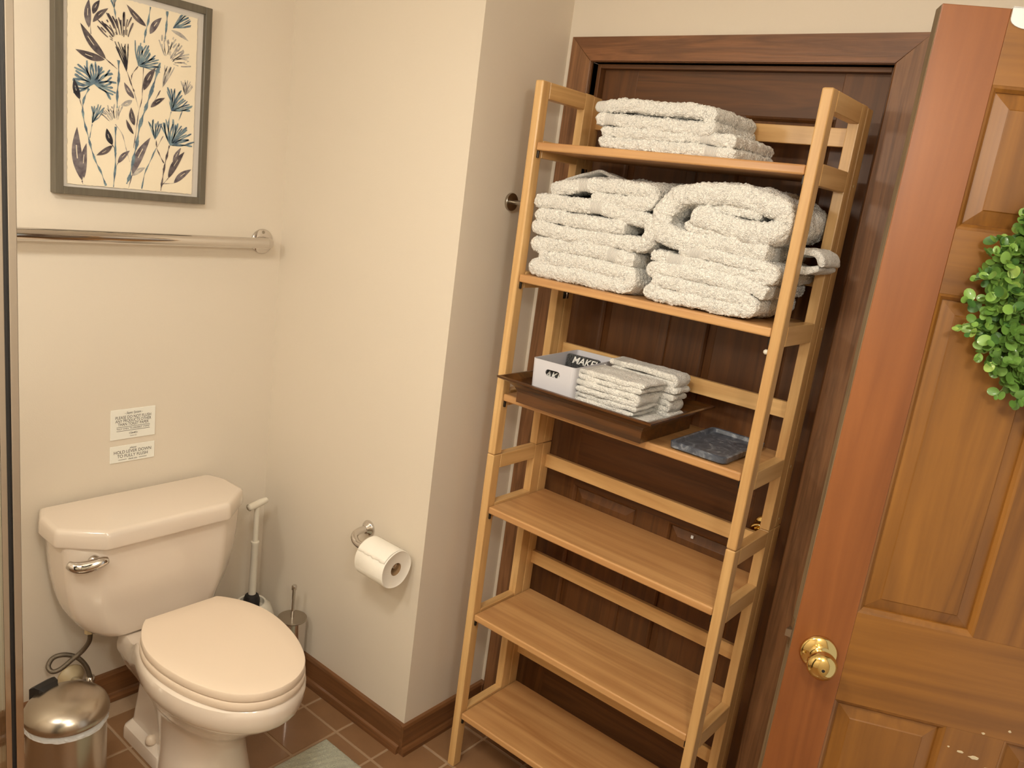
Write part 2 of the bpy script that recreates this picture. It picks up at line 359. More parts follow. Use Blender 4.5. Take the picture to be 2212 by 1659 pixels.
rs = random.Random(3)
def splat(x, z, rx, rz):
    bm = bmesh.new(); n = 14; ph = [rs.uniform(0.75, 1.2) for _ in range(n)]
    loft(bm, [[(x+rx*k*ph[i]*math.cos(2*math.pi*i/n), y, z+rz*k*ph[i]*math.sin(2*math.pi*i/n)) for i in range(n)] for k, y in ((1, 0.0005), (0.8, -0.0007))])
    return bm
for i, (x, z, rx, rz) in enumerate([(0.349, 0.816, .0095, .0035), (0.325, 0.821, .006, .0022), (0.374, 0.800, .0045, .0022), (0.304, 0.826, .002, .0015), (0.352, 0.868, .003, .002), (0.392, 0.884, .003, .0022)]):
    obj('paint_spot', splat(x, z, rx, rz), SPLAT, d2)

# ------------------------------------------------------------ bookcase: two folding units, one on the other
YLI, YLO, YRI, YRO = 1.294, 1.3185, 0.6096, 0.586
XF0, XF1, XB0, XB1, XB2 = 1.6278, 1.660, 1.816, 1.8535, 1.893
def unit(label, zb, zt, shelves, top):
    e = empty('folding_bookcase', label, 'bookcase', (1.76, 0.952, zb))
    ox, oy, oz = 1.76, 0.952, zb
    def P(nm, x0, x1, y0, y1, z0, z1, ax, bev=0.002, seg=2):
        y0, y1 = min(y0, y1), max(y0, y1)
        return boxo(nm, (x0-ox, x1-ox, y0-oy, y1-oy, z0-oz, z1-oz), W_RACK[ax], e, bev=bev, seg=seg)
    for yi, yo in ((YLI, YLO), (YRI, YRO)):
        P('front_post', XF0, XF1, yi, yo, zb, zt, 'z', 0.004 if top else 0.003, 3)
        P('back_post', XB0, XB1, yi, yo, zb, zt, 'z')
        P('back_frame_post', XB1+0.0012, XB2, yi, yo, zb, zt-0.002, 'z')
        P('side_rail', XF1, XB0, yi, yo, zt-0.041, zt-0.001, 'x', 0.0012, 1)
        for s, sl in shelves:
            P('side_rail', XF1, XB0, yi, yo, s-0.037, s+0.006, 'x', 0.0012, 1)
            b = P('shelf_stop', XF0+0.010, XF0+0.016, yi-(0.006 if yi > 1 else -0.006), yi, s-0.038, s-0.0205, 'z', 0.001, 1); b.data.materials[0] = DKMETAL
        if top or True:
            for zz in ((zt-0.15, shelves[0][0]-0.75) if False else ()): pass
    for s, sl in shelves:
        bm = bmesh.new(); box(bm, XF0+0.004-ox, XB2-0.002-ox, YRI+0.0015-oy, YLI-0.0015-oy, s-0.020-oz, s-oz, 0.004, 3)
        obj('shelf', bm, W_SHELF['y'], e)
        P('back_slat', 1.876, 1.890, YRI, YLI, sl-0.040, sl, 'y', 0.0012, 1)
    return e
up = unit('upper pale rubberwood folding bookcase unit holding the white towels', 0.9965, 1.970, [(1.824, 1.926), (1.4935, 1.615), (1.172, 1.298)], True)
lo = unit('lower pale rubberwood folding bookcase unit with three empty shelves, standing on the tiles', 0.0, 0.9955, [(0.8456, 0.957), (0.5128, 0.644), (0.1865, 0.332)], False)
for y, z0, z1 in ((YLI, 1.715, 1.780), (YLI, 1.425, 1.455)):
    bm = bmesh.new(); box(bm, XB1-0.012-1.76, XB1+0.013-1.76, y-0.0022-0.952, y-0.0004-0.952, z0-.9965, z1-.9965, 0.0004, 1)
    h_ = obj('hinge', bm, DKMETAL, up)
    bm = bmesh.new(); lathe(bm, [(0, 0), (0.003, 0), (0.003, z1-z0), (0, z1-z0)], 12, (XB1-1.76, y-0.004-0.952, z0-.9965)); obj('hinge_pin', bm, CHROME, h_, smooth=True)
bm = bmesh.new(); lathe(bm, [(0, 0), (0.0045, 0), (0.0055, 0.004), (0.0055, 0.008), (0.003, 0.011), (0, 0.011)], 16, (1.640-1.76, YRI-0.952, 1.441-.9965), 'y'); o = obj('shelf_peg', bm, WPLAST, up, smooth=True)
o['label'] = 'white plastic shelf peg'
for z in (1.805, 1.485, 1.150, 1.0155): 
    bm = bmesh.new(); lathe(bm, [(0, 0), (0.0032, 0), (0.0032, -0.0006), (0, -0.0006)], 12, (1.872-1.76, YRO-0.952, z-.9965), 'y'); obj('screw_plug', bm, IVORY, up)

# ------------------------------------------------------------ towels
def ribbon(name, path, t, x0, x1, parent, bands=(), seed=0, step=0.0045, hem=(True, True), wav=0.004, mat=None, taper=(0.6, 0.6), lump=0.0028, org=(0, 0, 0), axis='yz', disp=0.009, droop=None):
    """thick cloth layer following a folded path in the (y, z) plane, running in depth from x0 to x1"""
    C = catmull([(p[0], p[1], 0) for p in path], 24)
    Q = [C[0]]; acc = 0
    for p in C[1:]:
        if (p-Q[-1]).length >= step: Q.append(p)
    n = len(Q); ds = [0.0]
    for a, b in zip(Q, Q[1:]): ds.append(ds[-1]+(b-a).length)
    Ltot = ds[-1]
    # rounded section in (normal, depth)
    sec = []
    D = x1-x0
    for k in range(9): a = math.pi*(k/8); sec.append((math.cos(a), 'f', -math.sin(a)))
    m = max(4, int(D/0.007))
    for k in range(1, m): sec.append((-1.0, 'm', k/m))
    for k in range(7): a = math.pi*(k/6); sec.append((-math.cos(a), 'b', math.sin(a)))
    for k in range(1, m): sec.append((1.0, 'm', 1-k/m))
    bm = bmesh.new(); uvl = bm.loops.layers.uv.new('UVMap'); bl = bm.verts.layers.float.new('band')
    rings = []
    for i in range(n):
        tg = (Q[min(i+1, n-1)]-Q[max(i-1, 0)]).normalized(); nr = Vector((-tg.y, tg.x, 0))
        e0, e1 = ds[i], Ltot-ds[i]; th = t
        if e0 < 0.012: th *= taper[0]+(1-taper[0])*(e0/0.012)**0.5
        if e1 < 0.012: th *= taper[1]+(1-taper[1])*(e1/0.012)**0.5
        bnd = 0.0
        for a, b in bands:
            if a < ds[i] < b: bnd = 1.0
        if bnd: th *= 0.90
        fx = wav*noise.noise(Vector((ds[i]*9, seed*3.7, 0.3)))+0.6*wav*noise.noise(Vector((ds[i]*26, seed, 2.0)))
        ring = []
        for a, kd, b in sec:
            if kd == 'f': x = x0+t*0.55+b*th*0.55+fx
            elif kd == 'b': x = x1-t+b*th
            else: x = (x0+t*0.55)+(D-1.55*t)*b+fx*(1-b)
            lw = 0.35*t*noise.noise(Vector((Q[i].x*12, Q[i].y*30+seed, x*14)))
            p = Q[i]+nr*(a*th+lw)
            z = p.y
            if droop: z += droop(x, p.x)
            v = bm.verts.new((x-org[0], p.x-org[1], z-org[2])) if axis == 'yz' else bm.verts.new((p.x-org[0], x-org[1], z-org[2]))
            v[bl] = bnd; ring.append(v)
        rings.append(ring)
    ns = len(sec)
    for i in range(n-1):
        for j in range(ns):
            k = (j+1) % ns
            f = bm.faces.new((rings[i][j], rings[i][k], rings[i+1][k], rings[i+1][j]))
            for lp, (uu, vv) in zip(f.loops, ((ds[i], j), (ds[i], j+1), (ds[i+1], j+1), (ds[i+1], j))): lp[uvl].uv = (uu, vv*0.007)
    for r in (rings[0], rings[-1]):
        # close the raw end as a strip between the two faces
        mm = ns
        a = 4; b_ = a-1
        lo_, hi_ = 4, 5
        i0, i1 = 4, 5
        left = [r[(4-k) % ns] for k in range(ns//2)]; right = [r[(5+k) % ns] for k in range(ns//2)]
        for k in range(len(left)-1):
            if left[k+1] is right[k+1]: break
            try: bm.faces.new((left[k], left[k+1], right[k+1], right[k]))
            except Exception: pass
    bmesh.ops.recalc_face_normals(bm, faces=bm.faces[:]); bm.normal_update()
    if lump:
        mv = [(v, v.normal*(lump*noise.noise(v.co*34+Vector((seed, 0, 0)))*(1-0.6*v[bl])+0.45*lump*noise.noise(v.co*95)*(1-v[bl]))) for v in bm.verts]
        for v, d in mv: v.co += d
    me = bpy.data.meshes.new(name); bm.to_mesh(me); bm.free(); me.materials.append(mat or TERRY)
    for p in me.polygons: p.use_smooth = True
    o = bpy.data.objects.new(name, me); COL.objects.link(o)
    if parent: o.parent = parent
    o.location = org if not parent else (0, 0, 0)
    if disp:
        vg = o.vertex_groups.new(name='nap'); 
        at = me.attributes['band']; idx = [i for i, d in enumerate(at.data) if d.value < 0.5]; vg.add(idx, 1.0, 'REPLACE')
        s = o.modifiers.new('subdivide', 'SUBSURF'); s.levels = 1; s.render_levels = 1
        d = o.modifiers.new('nap', 'DISPLACE'); d.texture = NAP; d.strength = disp; d.mid_level = 0.5; d.texture_coords = 'LOCAL'; d.vertex_group = 'nap'
    return o
NAP = bpy.data.textures.new('nap', 'CLOUDS'); NAP.noise_scale = 0.0055; NAP.noise_depth = 1; NAP.noise_basis = 'BLENDER_ORIGINAL'
def hemstrip(parent, y, z, t, x0, x1, org):
    pass
def arc(cy, cz, r, a0, a1, n=5):
    return [(cy+r*math.cos(math.radians(a0+(a1-a0)*k/(n-1))), cz+r*math.sin(math.radians(a0+(a1-a0)*k/(n-1)))) for k in range(n)]
GT = 'folded white towels on the bookcase'
# top shelf, surface z 1.824
o1 = (1.75, 0.94, 1.876)
T1 = ribbon('bath_towel', [(1.140, 1.8905), (1.05, 1.887), (0.93, 1.885), (0.865, 1.8845)]+arc(0.833, 1.8985, 0.0165, -80, 80)+[(0.90, 1.918), (0.98, 1.922), (1.07, 1.923), (1.150, 1.917)], 0.0150, 1.648, 1.868, None,
    bands=((0.028, 0.056), (0.63, 0.66)), seed=1, org=o1, taper=(0.75, 0.8))
tag(T1, 'folded white towel on the top shelf, upper one of two, thick fold at right', 'towel', GT)
o2 = (1.75, 0.94, 1.826)
T2 = ribbon('bath_towel', [(0.778, 1.858), (0.83, 1.862), (0.93, 1.863), (1.05, 1.864)]+arc(1.116, 1.8505, 0.0125, 75, 285)+[(1.05, 1.838), (0.93, 1.8365), (0.84, 1.8355), (0.770, 1.835)], 0.0138, 1.650, 1.868, None,
    bands=((0.055, 0.085), (0.655, 0.685)), seed=2, org=o2, taper=(0.65, 0.65))
tag(T2, 'folded white terry towel lying directly on the top shelf, hem ends to the right', 'towel', GT)
# middle shelf left pile, surface z 1.4935
o3 = (1.75, 1.13, 1.4955)
T3 = ribbon('bath_towel', [(0.972, 1.576), (1.06, 1.582), (1.18, 1.585), (1.25, 1.581)]+arc(1.268, 1.546, 0.030, 75, 275)+[(1.18, 1.514), (1.06, 1.512)]+arc(0.990, 1.5275, 0.0155, -90, -265)+[(1.05, 1.5455), (1.16, 1.548), (1.225, 1.549)], 0.0195, 1.645, 1.872, None,
    bands=((0.045, 0.075),), seed=3, org=o3, taper=(0.6, 0.8))
tag(T3, 'folded white terry towel at the bottom of the left pile on the second shelf', 'towel', GT)
o4 = (1.75, 1.13, 1.60)
T4 = ribbon('bath_towel', [(1.01, 1.648), (1.12, 1.650), (1.22, 1.652)]+arc(1.276, 1.6345, 0.015, 80, 280)+[(1.2, 1.617), (1.08, 1.615), (1.0, 1.616)]+arc(0.970, 1.646, 0.030, -75, -275)+[(1.04, 1.682), (1.15, 1.684), (1.24, 1.683), (1.292, 1.681)], 0.0182, 1.643, 1.872, None,
    bands=((0.83, 0.865),), seed=4, org=o4, taper=(0.8, 0.8))
tag(T4, 'folded white terry towel in the middle of the left pile on the second shelf', 'towel', GT)
o5 = (1.75, 1.1, 1.70)
T5 = ribbon('bath_towel', [(1.12, 1.708), (1.03, 1.7055)]+arc(0.970, 1.7235, 0.015, -80, -270)+[(1.03, 1.737), (1.11, 1.737), (1.18, 1.728), (1.242, 1.714)], 0.0175, 1.646, 1.868, None,
    bands=((0.36, 0.39),), seed=5, org=o5, taper=(0.6, 0.85), droop=lambda x, y: 0.06*(x-1.646))
tag(T5, 'folded white terry towel on top of the left pile, one striped corner turned up', 'towel', GT)
# turned up corner with a striped hem
bm = bmesh.new(); uvl = bm.loops.layers.uv.new('UVMap'); bl = bm.verts.layers.float.new('band'); G = []
for i in range(25):
    row = []
    for j in range(15):
        u, v = i/24, j/14
        y = 1.255-0.215*u; x = 1.715+0.15*v+0.03*math.sin(u*3.1); q_ = (1.255-y)/0.085 if y > 1.17 else max(0.0, 1-(1.17-y)/0.10); z = 1.7365+0.036*q_**0.8*(1-v*0.55)+0.006*noise.noise(Vector((u*5, v*4, 1)))
        vt = bm.verts.new((x-o5[0], y-o5[1], z-o5[2])); vt[bl] = 1.0 if v < 0.22 and u < .42 else 0.0; row.append(vt)
    G.append(row)
for i in range(24):
    for j in range(14):
        f = bm.faces.new((G[i][j], G[i+1][j], G[i+1][j+1], G[i][j+1]))
        for lp, (a, b_) in zip(f.loops, ((i, j), (i+1, j), (i+1, j+1), (i, j+1))): lp[uvl].uv = (a/24*0.2, b_/14*0.1)
fc = obj('towel_corner', bm, TERRY, T5, smooth=True)
md = fc.modifiers.new('thick', 'SOLIDIFY'); md.thickness = 0.009; md.offset = 1
md = fc.modifiers.new('sub', 'SUBSURF'); md.levels = 1; md.render_levels = 1
# middle shelf right pile
o6 = (1.75, 0.78, 1.4955)
T6 = ribbon('bath_towel', [(0.700, 1.5365), (0.80, 1.5385), (0.880, 1.536)]+arc(0.905, 1.5385, 0.003, 200, 160, 2)[:0]+[(0.905, 1.534)], 0.011, 1.66, 1.85, None, seed=6, org=o6, disp=0.0018)
tag(T6, '', 'towel')
bpy.data.objects.remove(T6)
T6 = ribbon('bath_towel', [(0.905, 1.5415), (0.82, 1.5415), (0.74, 1.5405), (0.690, 1.540), (0.668, 1.528), (0.69, 1.5165), (0.75, 1.5135), (0.85, 1.5125)]+arc(0.925, 1.5405, 0.0265, -85, -265)+[(0.86, 1.5735), (0.76, 1.571), (0.68, 1.567), (0.640, 1.556)], 0.0172, 1.640, 1.880, None,
    bands=(), seed=6, org=o6, taper=(0.8, 0.7))
tag(T6, 'folded white terry towel at the bottom of the right pile on the second shelf', 'towel', GT)
o7 = (1.75, 0.78, 1.585)
T7 = ribbon('bath_towel', [(0.930, 1.598), (0.85, 1.597), (0.78, 1.594), (0.71, 1.590), (0.655, 1.588), (0.634, 1.598), (0.655, 1.609), (0.72, 1.615), (0.80, 1.619), (0.862, 1.620)], 0.0140, 1.642, 1.875, None,
    bands=((0.045, 0.085), (0.47, 0.505)), seed=7, org=o7, taper=(0.8, 0.7))
tag(T7, 'thin folded white towel in the middle of the right pile, hem end to the left', 'towel', GT)
# part of it that sticks out between the right posts
fl = ribbon('towel_corner', [(0.625, 1.648), (0.600, 1.655), (0.578, 1.655), (0.562, 1.645), (0.556, 1.628)], 0.0075, 1.690, 1.800, T7, seed=17, org=o7, step=0.003, disp=0.0018)
fl = ribbon('towel_corner', [(0.625, 1.618), (0.600, 1.616), (0.578, 1.620), (0.560, 1.628)], 0.0075, 1.690, 1.800, T7, seed=18, org=o7, step=0.003, disp=0.0018)
o8 = (1.75, 0.78, 1.625)
T8 = ribbon('bath_towel', [(0.845, 1.697), (0.80, 1.693), (0.74, 1.684), (0.69, 1.680), (0.655, 1.686), (0.640, 1.704), (0.650, 1.727), (0.69, 1.744), (0.75, 1.752), (0.82, 1.748)]+[(0.885, 1.732), (0.918, 1.700), (0.914, 1.662), (0.878, 1.645), (0.80, 1.645), (0.72, 1.644), (0.655, 1.641)], 0.0235, 1.638, 1.885, None,
    bands=((0.84, 0.88),), seed=8, org=o8, taper=(0.7, 0.7), lump=0.006, wav=0.007)
tag(T8, 'thick rolled-over white towel on top of the right pile, largest on the second shelf', 'towel', GT)
fl = ribbon('inner_fold', [(0.860, 1.677), (0.80, 1.668), (0.74, 1.664), (0.69, 1.663)], 0.012, 1.646, 1.86, T8, seed=19, org=o8)
fl = ribbon('inner_fold', [(0.84, 1.722), (0.78, 1.721), (0.72, 1.717), (0.69, 1.712)], 0.013, 1.650, 1.86, T8, seed=20, org=o8)

# ------------------------------------------------------------ wooden tray on the third shelf
ZS3 = 1.1725
tr = empty('wooden_tray', 'dark stained wooden tray with flared rim holding a white bin and washcloths', 'tray', (1.722, 1.035, ZS3))
def rrect(x0, x1, y0, y1, z, o): return [(x0-o[0], y0-o[1], z-o[2]), (x1-o[0], y0-o[1], z-o[2]), (x1-o[0], y1-o[1], z-o[2]), (x0-o[0], y1-o[1], z-o[2])]
to = (1.722, 1.035, ZS3)
bm = bmesh.new(); prof = [(0.0, 0.0), (0.0, 0.028), (-0.006, 0.040), (-0.018, 0.050), (-0.040, 0.060), (-0.041, 0.0645), (-0.034, 0.0655), (-0.012, 0.0555), (0.004, 0.043), (0.009, 0.030), (0.010, 0.008)]
bx0, bx1, by0, by1 = 1.598, 1.846, 0.848, 1.222
loft(bm, [rrect(bx0+i, bx1-i, by0+i, by1-i, ZS3+h_, to) for i, h_ in prof], False, False)
obj('tray_wall', bm, W_TRAY, tr)
boxo('tray_floor', (bx0+0.0005-to[0], bx1-0.0005-to[0], by0+0.0005-to[1], by1-0.0005-to[1], 0.0003, 0.0085), W_TRAY, tr)
bm = bmesh.new(); box(bm, -0.034, 0.034, -0.0006, 0.0006, -0.0035, 0.0035, 0.0004, 1)
obj('grip_slot', bm, IVORY, tr, loc=(1.725-to[0], by0-0.0008-to[1], 0.036))
# ------------------------------------------------------------ white bin
bo = (1.742, 1.150, ZS3+0.009)
bn = empty('storage_bin', 'white open plastic bin with oval grip holes at the left end of the tray', 'bin', bo, math.radians(5))
bw, bd, bh = 0.064, 0.117, 0.112    # half width (y), half depth (x), height
def rr2(hx, hy, r, z, n=5):
    out = []
    for cx, cy, a0 in ((hx-r, hy-r, 0), (-hx+r, hy-r, 90), (-hx+r, -hy+r, 180), (hx-r, -hy+r, 270)):
        for k in range(n): a = math.radians(a0+90*k/(n-1)); out.append((cx+r*math.cos(a), cy+r*math.sin(a), z))
    return out
bm = bmesh.new()
loft(bm, [rr2(bd-0.012, bw-0.008, 0.010, 0.0), rr2(bd-0.004, bw-0.003, 0.010, 0.006), rr2(bd, bw, 0.011, bh), rr2(bd-0.0022, bw-0.0022, 0.009, bh), rr2(bd-0.006, bw-0.005, 0.009, 0.008)])
body = obj('bin_body', bm, BINM, bn)
cut = bmesh.new()
def stadium(hw, hh, n=10): return [(hw-hh+hh*math.cos(a), hh*math.sin(a)) for a in [(-math.pi/2+math.pi*k/n) for k in range(n+1)]]+[(-(hw-hh)+hh*math.cos(a), hh*math.sin(a)) for a in [(math.pi/2+math.pi*k/n) for k in range(n+1)]]
S_ = stadium(0.0215, 0.0085)
loft(cut, [[(x, y_, 0.083+z_) for y_, z_ in S_] for x in (-0.16, 0.16)])
cu = obj('cutter', cut, None, None); cu.location = bo; cu.rotation_euler = (0, 0, math.radians(5))
bpy.context.view_layer.update()
md = body.modifiers.new('hole', 'BOOLEAN'); md.operation = 'DIFFERENCE'; md.object = cu; md.solver = 'EXACT'
bpy.context.view_layer.update(); dg = bpy.context.evaluated_depsgraph_get()
nm_ = bpy.data.meshes.new_from_object(body.evaluated_get(dg)); body.modifiers.clear(); body.data = nm_; bpy.data.objects.remove(cu)
def text(name, s, size, mat, parent, loc, rot, extr=0.0002, shear=0.0, align='CENTER', sx=1.0, bold=0.0):
    c = bpy.data.curves.new(name, 'FONT'); c.body = s; c.size = size; c.extrude = extr; c.align_x = align; c.align_y = 'CENTER'; c.shear = shear; c.offset = bold
    t = bpy.data.objects.new(name, c); COL.objects.link(t); bpy.context.view_layer.update()
    me = bpy.data.meshes.new_from_object(t.evaluated_get(bpy.context.evaluated_depsgraph_get())); bpy.data.objects.remove(t)
    me.materials.clear(); me.materials.append(mat)
    if sx != 1.0:
        for v in me.vertices: v.co.x *= sx
    o = bpy.data.objects.new(name, me); COL.objects.link(o); o.parent = parent; o.location = loc; o.rotation_euler = rot
    return o
BCLOTH = terry_mat('black_terry', (24, 22, 24)); THREAD = simple('white_thread', (238, 236, 232), 0.8)
# black makeup cloths in the bin
def cloth(label, loc, rot, w, h, txt, size, tloc):
    bm = bmesh.new(); box(bm, -0.008, 0.008, -w/2, w/2, 0, h, 0.006, 3)
    o = obj('makeup_cloth', bm, BCLOTH, None, smooth=True, loc=loc, rot=rot); tag(o, label, 'cloth', 'black makeup cloths in the white bin')
    text('stitched_lettering', txt, size, THREAD, o, tloc, (math.pi/2, 0, -math.pi/2), 0.0004, 0.25, bold=0.0004)
    return o
cloth('black washcloth with white lettering pressed behind the front grip hole of the bin', (1.638+0.013, 1.150, ZS3+0.0185), (0, 0, math.radians(5)), 0.104, 0.082, 'MAKEUP', 0.026, (-0.0084, -0.006, 0.064))
cloth('black washcloth with white lettering standing in the middle of the bin', (1.772, 1.1560, ZS3+0.0095), (0, math.radians(8), math.radians(5)), 0.100, 0.112, 'MAKEUP', 0.026, (-0.0084, -0.020, 0.097))
# ------------------------------------------------------------ washcloths
GW = 'white washcloths stacked in the tray'
def wash(label, y0, y1, x0, x1, zb, t, left_fold, seed, tilt=0.0):
    yc = (y0+y1)/2
    r = t*1.02
    # folded once; the fold lies to one side
    if left_fold: pts = [(y0, zb+t*3.1+tilt), (yc, zb+t*3.1), (y1-0.02, zb+t*3.05)]+arc(y1-r, zb+t*2.05, r, 80, -80)+[(y1-0.02, zb+t*1.0), (yc, zb+t), (y0+0.006, zb+t*1.05+tilt*0.6)]
    else: pts = [(y1, zb+t*3.1), (yc, zb+t*3.1), (y0+0.02, zb+t*3.05)]+arc(y0+r, zb+t*2.05, r, 100, 260)+[(y0+0.02, zb+t), (yc, zb+t), (y1-0.004, zb+t)]
    o = ribbon('washcloth', pts, t, x0, x1, None, seed=seed, org=((x0+x1)/2, yc, zb), step=0.004, wav=0.006, lump=0.003, disp=0.0018, taper=(0.6, 0.6), bands=((0.165, 0.190),) if left_fold else ((0.012, 0.034),))
    tag(o, label, 'washcloth', GW); return o
zf = ZS3+0.0095
ords = ['lowest', 'second from the bottom', 'third from the bottom', 'topmost']
fr = [(0.878, 1.085, 0.0064), (0.900, 1.078, 0.0066), (0.905, 1.090, 0.0078), (0.890, 1.080, 0.0070)]
z = zf
for i, (a, b_, t) in enumerate(fr):
    wash('folded white washcloth, %s of the front stack in the tray' % ords[i], a, b_, 1.648+0.004*(i % 2), 1.765-0.003*(i % 3), z, t, i != 2, 30+i, tilt=0.003*(i % 2)); z += t*4.02
bk = [(0.868, 1.075, 0.0078), (0.880, 1.070, 0.0080), (0.862, 1.072, 0.0082), (0.872, 1.068, 0.0084)]
z = zf
for i, (a, b_, t) in enumerate(bk):
    wash('folded white washcloth, %s of the taller back stack in the tray' % ords[i], a, b_, 1.768+0.003*(i % 2), 1.842, z, t, i % 2 == 0, 40+i, tilt=0.002*(i % 2)); z += t*4.02
# ------------------------------------------------------------ marble dish
sd_o = (1.752, 0.725, ZS3)
bm = bmesh.new(); 
loft(bm, [rr2(0.107, 0.062, 0.012, 0.0), rr2(0.115, 0.070, 0.014, 0.004), rr2(0.116, 0.071, 0.014, 0.017), rr2(0.112, 0.067, 0.012, 0.0185), rr2(0.108, 0.063, 0.010, 0.017), rr2(0.104, 0.059, 0.008, 0.009)])
o = obj('marble_tray', bm, SLATE, None, smooth=False, loc=sd_o); tag(smooth_angle(o, 30), 'dark grey marble vanity tray, empty, at the right end of the third shelf', 'tray')

# ------------------------------------------------------------ toilet
TX = 1.080
to = (TX, 2.0, 0)
tl = empty('toilet', 'beige two-piece toilet with closed lid against the back wall', 'toilet', to)
def L3(x, y, z): return (x, y-2.0, z)
def octo(hb, yb, hs, ys, hf, yf, z, r=0.012):
    """tank section: back half width hb at yb, sides hs at ys, front facet half width hf at yf; corners eased"""
    P = [(hb, yb), (hs, (yb+ys)/2+0.02), (hs, ys), (hf, yf), (-hf, yf), (-hs, ys), (-hs, (yb+ys)/2+0.02), (-hb, yb)]
    out = []; n = len(P)
    for i in range(n):
        p = Vector(P[i]); a = (Vector(P[i-1])-p); b = (Vector(P[(i+1) % n])-p)
        ra = min(r, a.length*0.4); rb = min(r, b.length*0.4)
        pa = p+a.normalized()*ra; pb = p+b.normalized()*rb
        for k in range(4):
            t = k/3; q = pa*(1-t)**2+p*2*t*(1-t)+pb*t*t; out.append((q.x, q.y, z))
    return [L3(*q) for q in out]
bm = bmesh.new()
S = []
for z, hs, ys, hf, yf, rr in [(0.352, 0.150, 2.068, 0.120, 2.012, .03), (0.354, 0.166, 2.060, 0.132, 2.000, .03), (0.362, 0.184, 2.056, 0.142, 1.992, .03), (0.380, 0.202, 2.052, 0.152, 1.988, .025), (0.42, 0.224, 2.045, 0.165, 1.990, .02), (0.46, 0.236, 2.040, 0.172, 1.986, .016), (0.52, 0.247, 2.036, 0.176, 1.984, .014), (0.58, 0.253, 2.034, 0.178, 1.983, .014), (0.652, 0.258, 2.033, 0.178, 1.983, .014)]:
    S.append(octo(hs-0.012, 2.195, hs, ys, hf, yf, z, rr))
loft(bm, S)
tk = smooth_angle(obj('tank', bm, PORC, tl), 28)
bm = bmesh.new(); S = []
for z, i in [(0.652, 0.010), (0.650, 0.001), (0.655, -0.001), (0.684, 0.001), (0.694, 0.003), (0.6985, 0.008), (0.700, 0.016)]:
    S.append(octo(0.253-i, 2.206-i*0.7, 0.275-i, 2.045+i*0.3, 0.178-i*0.5, 1.960+i, z, 0.008))
loft(bm, S)
smooth_angle(obj('tank_lid', bm, PORC, tl), 40)
# flush lever on the left front facet
lv = bmesh.new(); P = catmull([(0.822, 2.004, 0.614), (0.832, 1.992, 0.609), (0.850, 1.984, 0.606), (0.872, 1.974, 0.610), (0.893, 1.968, 0.617), (0.906, 1.968, 0.618)], 6)
rad = [0.0075+0.0095*math.sin(math.pi*min(1, 0.12+0.8*i/(len(P)-1)))**1.2 for i in range(len(P))]
lv_ = bmesh.new(); tube(lv_, [Vector(L3(p.x-TX, p.y, p.z)) for p in P], rad, 16)
for v in lv_.verts: v.co.y = v.co.y*1.0
lo_ = obj('flush_lever', lv_, CHROME, tl, smooth=True)
bm = bmesh.new(); lathe(bm, [(0, 0), (0.016, 0), (0.016, -0.006), (0.011, -0.012), (0, -0.014)], 24, L3(0.880-TX, 1.992, 0.614), 'y'); obj('lever_hub', bm, CHROME, lo_, smooth=True)
# outline helpers
HO = [(0.0, 0.280), (0.035, 0.275), (0.066, 0.262), (0.095, 0.240), (0.120, 0.208), (0.143, 0.160), (0.160, 0.108), (0.171, 0.050), (0.1755, -0.005), (0.172, -0.060), (0.159, -0.110), (0.140, -0.150), (0.118, -0.183), (0.106, -0.196)]
def outline(z, sx=1.0, sf=1.0, sb=1.0, yc=1.70, inset=0.0, back=None):
    pts = [(x*sx, (-d*sf if d > 0 else -d*sb)) for x, d in HO]
    C = catmull([(x, y, 0) for x, y in pts], 3)
    right = [(p.x, p.y) for p in C]
    full = right+[(-x, y) for x, y in right[::-1][:-1]]
    out = []
    for x, y in full:
        l = math.hypot(x, y) or 1; k = (l-inset)/l
        out.append(L3(x*k, yc+y*k, z))
    return out
bm = bmesh.new(); loft(bm, [outline(z, inset=i) for z, i in [(0.4305, 0.006), (0.4305, 0.001), (0.433, 0.0), (0.449, 0.0005), (0.4515, 0.002), (0.4528, 0.006), (0.4535, 0.05), (0.454, 0.12)]])
smooth_angle(obj('seat_lid', bm, SEATM, tl), 40)
bm = bmesh.new(); loft(bm, [outline(z, inset=i, sx=1.0) for z, i in [(0.4065, 0.004), (0.4065, -0.001), (0.409, -0.0025), (0.423, -0.002), (0.4265, 0.000), (0.428, 0.006)]])
smooth_angle(obj('seat', bm, SEATM, tl), 40)
